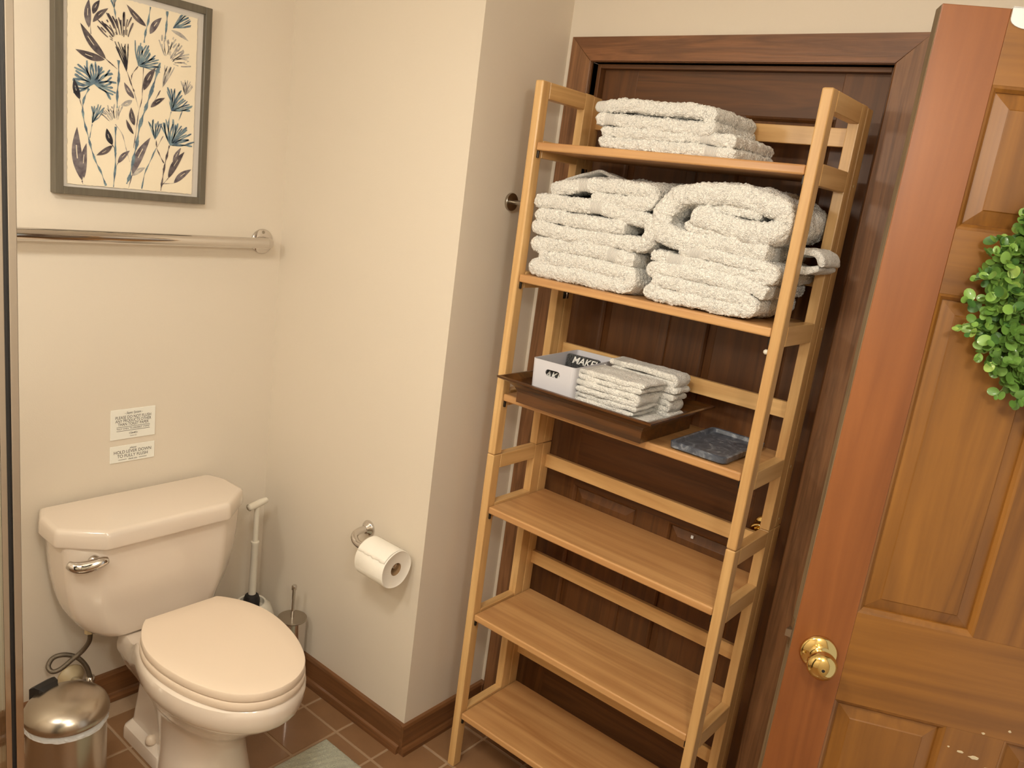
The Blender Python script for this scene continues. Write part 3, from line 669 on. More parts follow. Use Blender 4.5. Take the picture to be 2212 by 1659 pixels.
# bowl with rim, overhang and pedestal
def bowl_ring(z, hw, yf, yb, hb, p=2.0, n=40):
    """egg section: half width hw, front yf, back yb with half width hb"""
    out = []; yc = yf+(yb-yf)*0.46
    half = []
    for i in range(n//2+1):
        t = i/(n//2)
        if t <= 0.55:
            a = (t/0.55)*math.pi/2; x = hw*abs(math.sin(a))**(2/p); y = yc-(yc-yf)*abs(math.cos(a))**(2/p)
        else:
            u = (t-0.55)/0.45; s = u*u*(3-2*u); x = hw+(hb-hw)*s; y = yc+(yb-yc)*u
        half.append((x, y))
    full = half+[(-x, y) for x, y in half[::-1][:-1]]
    return [L3(x, y, z) for x, y in full]
secs = [(0.405, 0.165, 1.435, 2.03, 0.100), (0.4055, 0.176, 1.423, 2.03, 0.105), (0.400, 0.183, 1.416, 2.03, 0.108), (0.385, 0.186, 1.412, 2.035, 0.110), (0.365, 0.185, 1.413, 2.04, 0.112), (0.345, 0.181, 1.418, 2.04, 0.112), (0.333, 0.174, 1.428, 2.04, 0.112), (0.318, 0.163, 1.446, 2.04, 0.110), (0.292, 0.146, 1.480, 2.035, 0.104), (0.262, 0.128, 1.518, 2.03, 0.098), (0.240, 0.118, 1.545, 2.03, 0.092), (0.228, 0.113, 1.560, 2.02, 0.088), (0.214, 0.102, 1.580, 2.00, 0.074), (0.190, 0.097, 1.600, 1.99, 0.064), (0.150, 0.096, 1.612, 1.98, 0.052), (0.10, 0.101, 1.606, 1.97, 0.040), (0.05, 0.108, 1.595, 1.97, 0.036), (0.015, 0.113, 1.585, 1.97, 0.036), (0.0005, 0.114, 1.583, 1.97, 0.036)]
def dip(r):
    out = []
    for x, y, z in r:
        if z > 0.25:
            t = min(1, max(0, (y+2.0-1.86)/0.09)); t = t*t*(3-2*t); z -= 0.052*t*min(1, (z-0.25)/0.12)
        out.append((x, y, z))
    return out
bm = bmesh.new(); loft(bm, [dip(bowl_ring(*s)) for s in secs][::-1]); bo_ = smooth_angle(obj('bowl', bm, PORC, tl), 40)
bm = bmesh.new()
def fr4(z, hx, y0, y1, r=0.02): 
    pts = [(hx, y1), (hx, y0), (-hx, y0), (-hx, y1)]; out = []
    for i, p in enumerate(pts):
        p = Vector(p); a = Vector(pts[i-1])-p; b = Vector(pts[(i+1) % 4])-p
        for k in range(5):
            t = k/4; q = (p+a.normalized()*r)*(1-t)**2+p*2*t*(1-t)+(p+b.normalized()*r)*t*t; out.append(L3(q.x, q.y, z))
    return out
loft(bm, [fr4(0.0006, 0.096, 1.815, 2.040), fr4(0.030, 0.096, 1.817, 2.038), fr4(0.040, 0.093, 1.822, 2.036), fr4(0.050, 0.070, 1.84, 2.034), fr4(0.120, 0.062, 1.86, 2.03), fr4(0.19, 0.058, 1.87, 2.02), fr4(0.30, 0.060, 1.87, 2.02)])
smooth_angle(obj('foot', bm, PORC, tl), 45)
for s in (-1, 1):
    bm = bmesh.new(); lathe(bm, [(0, 0), (0.016, 0), (0.0165, 0.006), (0.0135, 0.018), (0.007, 0.023), (0, 0.0245)], 24, L3(s*0.0765, 1.900, 0.047)); obj('bolt_cap', bm, SEATM, tl, smooth=True)
# supply hose
sp = empty('water_supply', 'braided grey supply hose looping from the toilet tank to a beige wall plate', 'pipe', (0.92, 2.222, 0.135))
def rel(o, p): return (p[0]-o[0], p[1]-o[1], p[2]-o[2])
spo = (0.92, 2.222, 0.135)
bm = bmesh.new(); path = [(0.925, 2.115, 0.342), (0.928, 2.118, 0.318), (0.930, 2.13, 0.285), (0.918, 2.145, 0.252), (0.893, 2.155, 0.228), (0.866, 2.16, 0.208), (0.845, 2.165, 0.205), (0.840, 2.18, 0.217), (0.858, 2.19, 0.232), (0.888, 2.185, 0.232), (0.918, 2.175, 0.215), (0.940, 2.168, 0.180), (0.950, 2.165, 0.140)]
tube(bm, [rel(spo, p) for p in catmull(path, 8)], 0.0068, 14)
_m = simple('braided_hose', (128, 118, 104), 0.32, metal=0.85, bump=0.8, bscale=520); obj('hose', bm, _m, sp, smooth=True)
bm = bmesh.new(); lathe(bm, [(0, 0), (0.014, 0), (0.014, 0.012), (0.010, 0.016), (0.010, 0.022), (0, 0.022)], 8, rel(spo, (0.925, 2.115, 0.325))); obj('hose_nut', bm, IVORY, sp)
bm = bmesh.new(); lathe(bm, [(0, -0.0002), (0.038, -0.0002), (0.036, -0.006), (0.016, -0.014), (0.010, -0.020), (0, -0.020)], 32, rel(spo, (0.918, 2.222, 0.128)), 'y'); obj('wall_plate', bm, IVORY, sp, smooth=True)
bm = bmesh.new(); tube(bm, [rel(spo, p) for p in [(0.918, 2.205, 0.128), (0.93, 2.175, 0.128), (0.950, 2.165, 0.128)]], 0.009, 12); lathe(bm, [(0, 0), (0.012, 0), (0.012, 0.03), (0, 0.03)], 12, rel(spo, (0.950, 2.165, 0.115))); obj('stop_valve', bm, CHROME, sp, smooth=True)

# ------------------------------------------------------------ bin
co = (0.757, 1.853, 0.0)
cn = empty('pedal_bin', 'round brushed steel waste bin with domed lid beside the toilet', 'bin', co)
bm = bmesh.new(); lathe(bm, [(0, 0.012), (0.091, 0.012), (0.091, 0.275), (0, 0.275)], 64); smooth_angle(obj('bin_body', bm, STEEL, cn), 40)
bm = bmesh.new(); lathe(bm, [(0, 0.0), (0.094, 0.0), (0.095, 0.012), (0.092, 0.016), (0, 0.016)], 64); smooth_angle(obj('base_ring', bm, BLACK, cn), 40)
bm = bmesh.new(); lathe(bm, [(0.0925, 0.286), (0.0965, 0.290), (0.0975, 0.296), (0.0965, 0.305), (0.092, 0.315), (0.084, 0.324), (0.070, 0.333), (0.050, 0.340), (0.025, 0.3445), (0, 0.346)], 64); smooth_angle(obj('lid', bm, STEEL, cn), 50)
BAG, _nt, _b = new_mat('clear_bag'); _b.inputs['Base Color'].default_value = (0.92, 0.93, 0.93, 1); _b.inputs['Roughness'].default_value = 0.18; _b.inputs['Transmission Weight'].default_value = 0.35; _b.inputs['Coat Weight'].default_value = 0.5
bm = bmesh.new(); rings = []
for h in (0, 1, 2, 3):
    ring = []
    for k in range(96):
        a = 2*math.pi*k/96; w_ = noise.noise(Vector((math.cos(a)*5, math.sin(a)*5, h*0.8)))
        ring.append(((0.0925+0.0028*abs(noise.noise(Vector((a*9, h*1.3, 4))))+0.0008*h)*math.cos(a), (0.0925+0.0028*abs(noise.noise(Vector((a*9, h*1.3, 4))))+0.0008*h)*math.sin(a), 0.288-0.0055*h+0.004*w_*(h/3)))
    rings.append(ring)
loft(bm, rings, False, False); obj('liner_bag', bm, BAG, cn)
bm = bmesh.new(); 
ha = math.radians(106); hc = Vector((0.078*math.cos(ha), 0.078*math.sin(ha), 0)); hd = Vector((math.cos(ha), math.sin(ha), 0)); ht = Vector((-math.sin(ha), math.cos(ha), 0))
rings = []
for s_, z0_, z1_, hw in [(-0.020, 0.330, 0.337, 0.018), (-0.012, 0.330, 0.345, 0.026), (0.004, 0.322, 0.346, 0.029), (0.020, 0.30, 0.335, 0.029), (0.024, 0.285, 0.320, 0.026)]:
    c = hc+hd*s_; rings.append([tuple(c+ht*a*hw)[:2]+(z,) for a, z in ((-1, z0_), (1, z0_), (1, z1_-0.002), (0.8, z1_), (-0.8, z1_), (-1, z1_-0.002))])
loft(bm, rings); smooth_angle(obj('hinge_cover', bm, BLACK, cn), 30)

# ------------------------------------------------------------ toilet brush
bo2 = (1.492, 1.938, 0)
tb = empty('toilet_brush', 'cylindrical polished steel toilet brush holder in the corner behind the toilet', 'brush', bo2)
bm = bmesh.new(); lathe(bm, [(0, 0.001), (0.046, 0.001), (0.046, 0.246), (0.044, 0.246), (0.044, 0.01), (0, 0.01)], 48); smooth_angle(obj('canister', bm, CHROME, tb), 40)
bm = bmesh.new(); lathe(bm, [(0, 0.2465), (0.0475, 0.2465), (0.048, 0.249), (0.047, 0.2515), (0, 0.2525)], 48); smooth_angle(obj('lid', bm, NICKEL, tb), 50)
bm = bmesh.new(); lathe(bm, [(0, 0.252), (0.0055, 0.252), (0.0055, 0.352), (0.0085, 0.353), (0.0088, 0.364), (0.007, 0.368), (0, 0.369)], 24); smooth_angle(obj('handle', bm, CHROME, tb), 50)
# ------------------------------------------------------------ plunger
po = (1.455, 2.115, 0)
pl = empty('plunger', 'white telescopic T-handled plunger in a rounded white caddy behind the toilet', 'plunger', po)
bm = bmesh.new(); lathe(bm, [(0, 0.001), (0.075, 0.001), (0.083, 0.012), (0.085, 0.06), (0.083, 0.14), (0.077, 0.190), (0.064, 0.225), (0.047, 0.243), (0.042, 0.241), (0.042, 0.22), (0, 0.21)], 48); smooth_angle(obj('caddy', bm, WPLAST, pl), 60)
bm = bmesh.new(); lathe(bm, [(0, 0.215), (0.026, 0.215), (0.027, 0.252), (0.022, 0.266), (0.013, 0.271), (0, 0.271)], 32); smooth_angle(obj('rubber_collar', bm, BLACK, pl), 40)
bm = bmesh.new(); lathe(bm, [(0, 0.235), (0.0125, 0.235), (0.0115, 0.45), (0.0135, 0.455), (0.0135, 0.463), (0.0088, 0.465), (0.0085, 0.588), (0, 0.588)], 24); smooth_angle(obj('handle_tube', bm, WPLAST, pl), 40)
bm = bmesh.new()
def tpt(s, dz=0): return (-0.050+0.100*s+(-0.008), 0.018-0.036*s*0-0.040*s*0+0.0, 0.597+dz)
ta = math.radians(12); tu = Vector((math.cos(ta), math.sin(ta), 0))
Pt = [tu*s_+Vector((0, 0, 0.597+0.004*math.sin(s_*20))) for s_ in [-0.038, -0.025, 0, 0.02, 0.040]]
tube(bm, Pt, [0.0115, 0.0118, 0.012, 0.0115, 0.0095], 20, cap=False)
tube(bm, [Pt[0]+(Pt[1]-Pt[0])*0.01, Pt[1], Pt[2], Pt[3]], [0.0095, 0.0095, 0.0095, 0.005], 20); obj('grip', bm, WPLAST, pl, smooth=True)

# ------------------------------------------------------------ toilet paper
ho = (XB, 1.682, 0.652)
hp = empty('paper_holder', 'chrome toilet paper arm on the side wall', 'holder', ho)
bm = bmesh.new(); lathe(bm, [(0, -0.0003), (0.024, -0.0003), (0.025, -0.004), (0.022, -0.009), (0.016, -0.012), (0.014, -0.018), (0.010, -0.020), (0, -0.020)], 32, (0, 0, 0), 'x'); obj('flange', bm, CHROME, hp, smooth=True)
bm = bmesh.new(); path = [(-0.012, 0, 0), (-0.035, 0, 0), (-0.056, -0.004, -0.003), (-0.068, -0.014, -0.010), (-0.072, -0.032, -0.018), (-0.072, -0.06, -0.020), (-0.072, -0.14, -0.020), (-0.072, -0.200, -0.020)]
tube(bm, catmull(path, 6), 0.0108, 18); obj('arm', bm, CHROME, hp, smooth=True)
ro = (1.485, 1.535, 0.6205)
rl = empty('toilet_paper', 'white toilet paper roll on the chrome arm of the side wall', 'paper roll', ro)
bm = bmesh.new(); n = 72; rings = []
def rr(a):
    d = math.degrees(a) % 360
    return 0.0560+0.0012*math.sin(2*a)+0.0006*math.sin(5*a+1)
for yy, k in [(-0.058, 0.93), (-0.0595, 0.97), (-0.0575, 1.0), (0.0575, 1.0), (0.0595, 0.97), (0.058, 0.93)]:
    rings.append([(rr(2*math.pi*i/n)*k*math.cos(2*math.pi*i/n), yy, rr(2*math.pi*i/n)*k*math.sin(2*math.pi*i/n)) for i in range(n)])
inner = [[(0.0195*math.cos(2*math.pi*i/n), yy, 0.0195*math.sin(2*math.pi*i/n)) for i in range(n)] for yy in (0.057, -0.057)]
R_ = loft(bm, rings+inner, False, False)
for i in range(n): bm.faces.new((R_[-1][i], R_[-1][(i+1) % n], R_[0][(i+1) % n], R_[0][i]))
obj('roll', bm, PAPER, rl, smooth=False); smooth_angle(rl.children[0], 40)
bm = bmesh.new()
loft(bm, [[(r_*math.cos(2*math.pi*i/40), yy, r_*math.sin(2*math.pi*i/40)) for i in range(40)] for r_, yy in ((0.0192, -0.056), (0.0192, 0.056), (0.0180, 0.056), (0.0180, -0.056), (0.0192, -0.056))], False, False)
obj('cardboard_core', bm, simple('cardboard', (150, 120, 86), 0.9), rl, smooth=True)
bm = bmesh.new(); G = []       # loose end sheet with a wavy torn edge
for i in range(9):
    a = math.radians(60+i*11); G.append([((0.0572+0.0003*noise.noise(Vector((i, j*.3, 0))))*math.cos(a+(0.10*noise.noise(Vector((j*0.35, 2, 0))) if i == 8 else 0)), -0.0570+0.114*j/30, 0.0572*math.sin(a+(0.10*noise.noise(Vector((j*0.35, 2, 0))) if i == 8 else 0))) for j in range(31)])
V = [[bm.verts.new(p) for p in r] for r in G]
for i in range(8):
    for j in range(30): bm.faces.new((V[i][j], V[i+1][j], V[i+1][j+1], V[i][j+1]))
s_ = obj('loose_sheet', bm, PAPER, rl, smooth=True); md = s_.modifiers.new('t', 'SOLIDIFY'); md.thickness = 0.0008; md.offset = 1

# ------------------------------------------------------------ grab bar
go = (1.487, YA, 1.442)
gb = empty('towel_bar', 'long chrome grab bar on the back wall below the picture', 'bar', go)
bm = bmesh.new(); path = [(-0.0, -0.006, 0), (0.0, -0.030, 0), (-0.006, -0.045, 0), (-0.022, -0.052, 0), (-0.05, -0.053, 0), (-0.4, -0.053, 0), (-0.84, -0.053, 0), (-0.875, -0.050, 0), (-0.888, -0.040, 0), (-0.890, -0.006, 0)]
tube(bm, catmull(path, 8), 0.0165, 24); obj('bar', bm, CHROME, gb, smooth=True)
for x in (0, -0.89):
    bm = bmesh.new(); lathe(bm, [(0, -0.0003), (0.0385, -0.0003), (0.039, -0.003), (0.036, -0.006), (0.020, -0.008), (0, -0.008)], 40, (x, 0, 0), 'y'); f_ = obj('flange', bm, CHROME, gb, smooth=True)
    for a in (90, 210, 330):
        bm = bmesh.new(); lathe(bm, [(0, 0), (0.005, 0), (0.0045, -0.0018), (0, -0.0022)], 12, (x+0.029*math.cos(math.radians(a)), -0.0064, 0.029*math.sin(math.radians(a))), 'y'); obj('screw', bm, NICKEL, f_)
# robe hook on the return wall
ro2 = (1.745, YC, 1.668)
rh = empty('robe_hook', 'small round brushed nickel hook on the short wall behind the bookcase', 'hook', ro2)
bm = bmesh.new(); lathe(bm, [(0, -0.0003), (0.0245, -0.0003), (0.0245, -0.007), (0.0235, -0.008), (0, -0.008)], 40, (0, 0, 0), 'y'); smooth_angle(obj('flange', bm, NICKEL, rh), 40)
bm = bmesh.new(); lathe(bm, [(0, -0.008), (0.0062, -0.008), (0.0062, -0.050), (0.013, -0.051), (0.013, -0.058), (0, -0.059)], 24, (0, 0, 0), 'y'); smooth_angle(obj('peg', bm, NICKEL, rh), 40)

# ------------------------------------------------------------ picture
pco = (1.070, YA, 1.808)
pc = empty('framed_picture', 'grey framed watercolour of blue and brown flowers above the towel bar', 'picture', pco)
fx0, fx1, fz0, fz1, iw = -0.203, 0.203, -0.264, 0.264, 0.0185
for nm, x0, x1, z0, z1 in (('frame_side', fx0, fx0+iw+0.002, fz0, fz1), ('frame_side', fx1-iw, fx1, fz0, fz1), ('frame_side', fx0+iw+0.002, fx1-iw, fz0, fz0+iw), ('frame_side', fx0+iw+0.002, fx1-iw, fz1-iw, fz1)):
    boxo(nm, (x0, x1, -0.030, -0.0006, z0, z1), FRAMEM, pc, bev=0.0012, seg=1)
boxo('mat_board', (fx0+iw, fx1-iw, -0.016, -0.001, fz0+iw, fz1-iw), MATM, pc)
bm = bmesh.new(); pr = random.Random(5); px0, px1, pz0, pz1 = -0.170, 0.1655, -0.2385, 0.231
ed = []
N_ = 70
for i in range(N_): ed.append((px0+(px1-px0)*i/N_, pz0))
for i in range(N_): ed.append((px1, pz0+(pz1-pz0)*i/N_))
for i in range(N_): ed.append((px1-(px1-px0)*i/N_, pz1))
for i in range(N_): ed.append((px0, pz1-(pz1-pz0)*i/N_))
ed = [(x+pr.uniform(-.0009, .0009), z+pr.uniform(-.0009, .0009)) for x, z in ed]
loft(bm, [[(x, y, z) for x, z in ed] for y in (-0.016, -0.0195)]); obj('paper', bm, ARTP, pc)
ART = json.loads(r'''{"S":[["b",[[-0.1185,0.0003],[-0.1305,-0.0273],[-0.1334,-0.055],[-0.1287,-0.0847],[-0.1193,-0.1172],[-0.1113,-0.1473],[-0.1001,-0.1774],[-0.0872,-0.2014],[-0.074,-0.2355]],0.00602],["b",[[-0.1102,-0.0851],[-0.1162,-0.1199]],0.00268],["b",[[-0.0462,0.0818],[-0.0449,0.0392],[-0.0482,0.0017],[-0.0476,-0.0355]],0.00736],["b",[[-0.0511,-0.083],[-0.051,-0.1368],[-0.0504,-0.1816],[-0.0545,-0.237]],0.00602],["b",[[0.0635,0.0972],[0.0504,0.0503],[0.0346,-0.0002],[0.0251,-0.0305],[0.0124,-0.0709],[0.005,-0.1203],[-0.0026,-0.157],[-0.0118,-0.2037],[-0.0198,-0.2258]],0.00937],["d",[[-0.0233,0.0571],[-0.0113,0.0267],[-0.0044,0.0123]],0.00368],["l",[[-0.0044,0.0123],[0.0081,-0.0268]],0.00234],["d",[[0.0042,0.0763],[-0.0102,0.0549],[-0.0125,0.039]],0.00268],["m",[[0.0191,0.0791],[0.0177,0.0255],[0.0161,-0.0064],[0.0084,-0.0394],[0.0027,-0.0883],[-0.0032,-0.131]],0.00268],["m",[[-0.0052,-0.1998],[-0.0146,-0.2369]],0.00268],["b",[[0.0339,0.2285],[0.0282,0.1891],[0.0222,0.1633],[0.0194,0.1381]],0.00602],["b",[[0.0796,0.2288],[0.0787,0.2007],[0.0748,0.1593]],0.00669],["b",[[-0.067,0.2201],[-0.059,0.2045],[-0.054,0.1791]],0.00402],["m",[[-0.1167,0.1703],[-0.1149,0.13]],0.00201],["b",[[0.098,-0.0225],[0.0901,-0.0533]],0.00268],["b",[[0.1303,-0.0142],[0.1203,-0.0423]],0.00268],["d",[[0.058,-0.1038],[0.0603,-0.1233],[0.0696,-0.1422],[0.0809,-0.161]],0.00335],["m",[[0.077,-0.0898],[0.0619,-0.1198]],0.00234],["b",[[0.0585,-0.1236],[0.042,-0.1619],[0.0289,-0.1931],[0.0212,-0.2355]],0.00402],["d",[[0.0955,-0.1124],[0.0892,-0.1399],[0.0829,-0.1709],[0.0786,-0.2052],[0.0741,-0.2362]],0.00602],["l",[[-0.0519,-0.0768],[-0.0336,-0.0996],[-0.0232,-0.1335],[-0.0125,-0.1678]],0.00301],["m",[[0.0665,0.0276],[0.0517,-0.0006]],0.00335],["d",[[-0.0777,0.0785],[-0.0491,0.0599]],0.00301],["d",[[0.0947,-0.2003],[0.079,-0.2187]],0.00234],["m",[[0.108,-0.1615],[0.1066,-0.1752]],0.00201],["m",[[0.1115,-0.2124],[0.0807,-0.2169]],0.00201],["d",[[-0.141,-0.0291],[-0.1349,-0.0492]],0.00201],["m",[[-0.1341,-0.2281],[-0.1322,-0.2358]],0.00335],["d",[[-0.0592,-0.1299],[-0.0519,-0.1401]],0.00268],["m",[[-0.0439,-0.1745],[-0.0503,-0.188]],0.00268]],"L":[["m",[-0.1195,0.1436],[-0.1199,0.2098],0.01673],["d",[-0.1107,0.1775],[-0.0945,0.2133],0.01338],["d",[-0.1106,0.1587],[-0.0735,0.1995],0.01271],["d",[-0.0777,0.0785],[-0.1403,0.1504],0.02008],["d",[-0.0808,0.0764],[-0.1518,0.0871],0.0184],["d",[0.0235,0.1789],[-0.0278,0.2195],0.01506],["m",[0.0339,0.1628],[0.0647,0.2098],0.01673],["l",[0.0914,0.1848],[0.1418,0.1673],0.01004],["k",[-0.141,-0.0291],[-0.1546,0.0177],0.01506],["d",[0.0205,0.0197],[0.0512,0.0821],0.0184],["m",[-0.004,-0.005],[-0.0309,0.031],0.01338],["l",[-0.0089,-0.0105],[-0.039,-0.0279],0.01338],["d",[0.0402,-0.0201],[0.0793,0.0104],0.01271],["d",[-0.0026,-0.073],[-0.0118,-0.0283],0.01506],["d",[-0.0039,-0.0956],[-0.0244,-0.0602],0.00937],["m",[-0.1341,-0.2281],[-0.1468,-0.0964],0.0251],["m",[-0.1295,-0.2213],[-0.1238,-0.1333],0.0174],["k",[-0.0592,-0.1299],[-0.0741,-0.09],0.01606],["d",[-0.0592,-0.1315],[-0.0996,-0.1609],0.01338],["m",[-0.0439,-0.1745],[-0.0131,-0.1387],0.01338],["m",[-0.0052,-0.1998],[0.0422,-0.0977],0.02208],["l",[-0.0051,-0.2031],[0.0303,-0.1781],0.01338],["m",[0.108,-0.1615],[0.1295,-0.1143],0.01271],["d",[0.0947,-0.2003],[0.1398,-0.1239],0.0184],["m",[0.1115,-0.2124],[0.1622,-0.1696],0.01673]],"F":[[[-0.1064,0.013],0.0067,0.0552,-35,215,26,"b"],[[-0.0249,0.0568],0.0067,0.0753,88,118,9,"k"],[[-0.0339,0.1086],0.0318,0.0887,72,150,17,"d"],[[0.0042,0.0778],0.0033,0.0602,-5,100,16,"b"],[[0.0818,0.1007],0.0151,0.0686,0,115,20,"l"],[[0.0716,0.0349],0.0033,0.0652,58,88,7,"l"],[[0.0954,0.1904],0.0033,0.0619,15,62,11,"b"],[[0.098,-0.0209],0.0033,0.0636,5,108,15,"b"],[[0.0973,-0.1122],0.005,0.0719,5,122,19,"b"],[[0.0545,-0.1026],0.0017,0.0535,65,118,9,"b"],[[-0.1109,-0.0837],0.0017,0.0519,48,92,7,"b"],[[-0.0502,-0.0829],0.0167,0.0552,70,150,14,"l"],[[0.1361,0.0264],0.0033,0.0402,45,115,9,"l"],[[-0.059,0.2016],0.0,0.0268,75,110,4,"b"]]}''')
def wc(name, a, b):
    m, nt, bs = new_mat(name); tc = nt.nodes.new('ShaderNodeTexCoord'); n = nt.nodes.new('ShaderNodeTexNoise'); n.inputs['Scale'].default_value = 55; n.inputs['Detail'].default_value = 3
    nt.links.new(tc.outputs['Object'], n.inputs['Vector']); cr = nt.nodes.new('ShaderNodeValToRGB'); cr.color_ramp.elements[0].position = 0.35; cr.color_ramp.elements[1].position = 0.68
    cr.color_ramp.elements[0].color = lin(a); cr.color_ramp.elements[1].color = lin(b); nt.links.new(n.outputs['Fac'], cr.inputs[0]); nt.links.new(cr.outputs[0], bs.inputs['Base Color']); bs.inputs['Roughness'].default_value = 0.85; return m
INK = {'b': wc('ink_blue', (76, 96, 116), (132, 154, 160)), 'd': wc('ink_plum', (64, 56, 62), (118, 106, 104)), 'k': wc('ink_dark', (30, 27, 36), (58, 54, 62)), 'm': wc('ink_mauve', (88, 78, 84), (138, 128, 128)), 'l': wc('ink_pale', (150, 144, 142), (204, 196, 182))}
def flat(bm, pts, y): 
    try: bm.faces.new([bm.verts.new((x, y, min(max(z, pz0+.001), pz1-.001))) for x, z in pts])
    except Exception: pass
layer = -0.0197
ip = random.Random(11)
def strip_pts(P, w, jag=0.22):
    C = catmull([(p[0], p[1], 0) for p in P], 10); L_, R2 = [], []
    for i, p in enumerate(C):
        t = (C[min(i+1, len(C)-1)]-C[max(i-1, 0)]).normalized(); n_ = Vector((-t.y, t.x, 0)); ww = w/2*(0.62+0.38*math.sin(i*0.55+P[0][0]*90))
        L_.append(p+n_*ww*(1+ip.uniform(-jag, jag))); R2.append(p-n_*ww*(1+ip.uniform(-jag, jag)))
    return L_, R2
def done(bm, nm, key):
    if len(bm.faces): obj(nm, bm, INK[key], pc)
    else: bm.free()
for key in 'lmbdk':
    for c, P, w in ART['S']:
        if c != key: continue
        layer -= 0.000015; bm = bmesh.new(); A, B = strip_pts(P, w)
        for i in range(len(A)-1): flat(bm, [(A[i].x, A[i].y), (A[i+1].x, A[i+1].y), (B[i+1].x, B[i+1].y), (B[i].x, B[i].y)], layer)
        done(bm, 'painted_stem', key)
    for c, a, b_, w in ART['L']:
        if c != key: continue
        layer -= 0.000015; bm = bmesh.new()
        a = Vector((a[0], a[1], 0)); b_ = Vector((b_[0], b_[1], 0)); d = b_-a; n_ = Vector((-d.y, d.x, 0)).normalized()
        s_w = lambda t: w/2*(math.sin(math.pi*t**0.85))**0.9
        bend = d.length*0.05; up_, dn_ = [], []
        for i in range(13):
            t = i/12; c_ = a+d*t+n_*bend*math.sin(math.pi*t); up_.append(c_+n_*s_w(t)); dn_.append(c_-n_*s_w(t))
        for i in range(12):     # a pale vein is left open in the middle
            gap = 0.05*w if 5 <= i <= 7 and w > 0.012 else 0
            m0 = (up_[i]+dn_[i])/2; m1 = (up_[i+1]+dn_[i+1])/2
            flat(bm, [(up_[i].x, up_[i].y), (up_[i+1].x, up_[i+1].y), (m1.x+n_.x*gap, m1.y+n_.y*gap), (m0.x+n_.x*gap, m0.y+n_.y*gap)], layer)
            flat(bm, [(m0.x-n_.x*gap, m0.y-n_.y*gap), (m1.x-n_.x*gap, m1.y-n_.y*gap), (dn_[i+1].x, dn_[i+1].y), (dn_[i].x, dn_[i].y)], layer)
        bmesh.ops.remove_doubles(bm, verts=bm.verts[:], dist=1e-6); done(bm, 'painted_leaf', key)
    for a, r0, r1, a0, a1, n_, c in ART['F']:
        if c != key: continue
        layer -= 0.000015; bm = bmesh.new()
        if r0 < 0.01:    # solid heart of the flower
            hr = 0.5 if c != 'l' else 0.62
            pts = [(a[0], a[1])]
            for k in range(2*n_+1):
                rr_ = r1*(hr*(1.0 if k % 2 else 0.62))*ip.uniform(0.85, 1.1); an = math.radians(a0+(a1-a0)*k/(2*n_)); pts.append((a[0]+rr_*math.cos(an), a[1]+rr_*math.sin(an)))
            for k in range(1, len(pts)-1): flat(bm, [pts[0], pts[k], pts[k+1]], layer)
        for k in range(n_):
            t = (k+0.5)/n_; an = math.radians(a0+(a1-a0)*t+ip.uniform(-2.5, 2.5)); ra = r0+ip.uniform(0, 0.15)*(r1-r0); rb = r1*ip.uniform(0.80, 1.04)
            w = (r1*math.radians(a1-a0)/n_)*ip.uniform(0.55, 0.85)
            ca, sa = math.cos(an), math.sin(an); wav_ = ip.uniform(-1, 1)*w*0.7
            segs = 7; prev = None
            for i in range(segs+1):
                q = i/segs; r_ = ra+(rb-ra)*q; ww = w/2*(0.35+0.65*q)*(0.65+0.5*ip.random())*(0.6 if i == segs else 1); off = wav_*math.sin(q*4)
                cur = ((a[0]+r_*ca-(ww+off)*sa, a[1]+r_*sa+(ww+off)*ca), (a[0]+r_*ca+(ww-off)*sa, a[1]+r_*sa-(ww-off)*ca))
                if prev and not (r0 >= 0.01 and ip.random() < 0.12): flat(bm, [prev[0], cur[0], cur[1], prev[1]], layer-0.000004)
                prev = cur
        done(bm, 'painted_flower', key)
# ------------------------------------------------------------ signs
SIGNM = simple('sign_white', (240, 238, 228), 0.35); INKM = simple('sign_ink', (52, 40, 34), 0.6)
def sign(label, x0, x1, z0, z1, lines, rules, flour=None):
    o = (x0+x1)/2, YA, (z0+z1)/2
    e = empty('wall_sign', label, 'sign', o); hw, hh = (x1-x0)/2, (z1-z0)/2
    boxo('sign_plate', (-hw, hw, -0.0035, -0.0003, -hh, hh), SIGNM, e, bev=0.0008, seg=1)
    for s, size, z, w, sh in lines:
        t = text('lettering', s, size, INKM, e, (0, -0.0037, z), (math.pi/2, 0, 0), 0.00005, sh, bold=0.0 if not sh else 0.0)
        xs = [v.co.x for v in t.data.vertices]; cur = max(xs)-min(xs)
        for v in t.data.vertices: v.co.x *= w/cur
    for xa, xb, z in rules: boxo('rule', (xa, xb, -0.0039, -0.0036, z-0.0005, z+0.0005), INKM, e)
    if flour:
        bm = bmesh.new()
        for s in (-1, 1):
            tube(bm, catmull([(s*0.001, -0.0037, flour), (s*0.006, -0.0037, flour+0.003), (s*0.012, -0.0037, flour+0.0005), (s*0.009, -0.0037, flour-0.0025), (s*0.002, -0.0037, flour-0.001), (-s*0.008, -0.0037, flour+0.0005)], 5), 0.0004, 6)
        obj('flourish', bm, INKM, e)
sign('larger upper white sign about not flushing anything but toilet paper, on back wall', 1.0245, 1.1555, 0.854, 0.9445, [('- Septic System -', 0.0105, 0.0335, 0.052, 0.35), ('PLEASE DO NOT FLUSH', 0.0125, 0.0205, 0.104, 0), ('ANY PRODUCTS OTHER', 0.0125, 0.0100, 0.105, 0), ('THAN TOILET PAPER', 0.0125, -0.0005, 0.090, 0), ('*NOT EVEN "FLUSHABLE" ITEMS*', 0.0070, -0.0140, 0.098, 0), ('THANK YOU', 0.0038, -0.0375, 0.020, 0)], [(-0.049, 0.049, -0.0080), (-0.049, 0.049, -0.0200)], -0.0290)
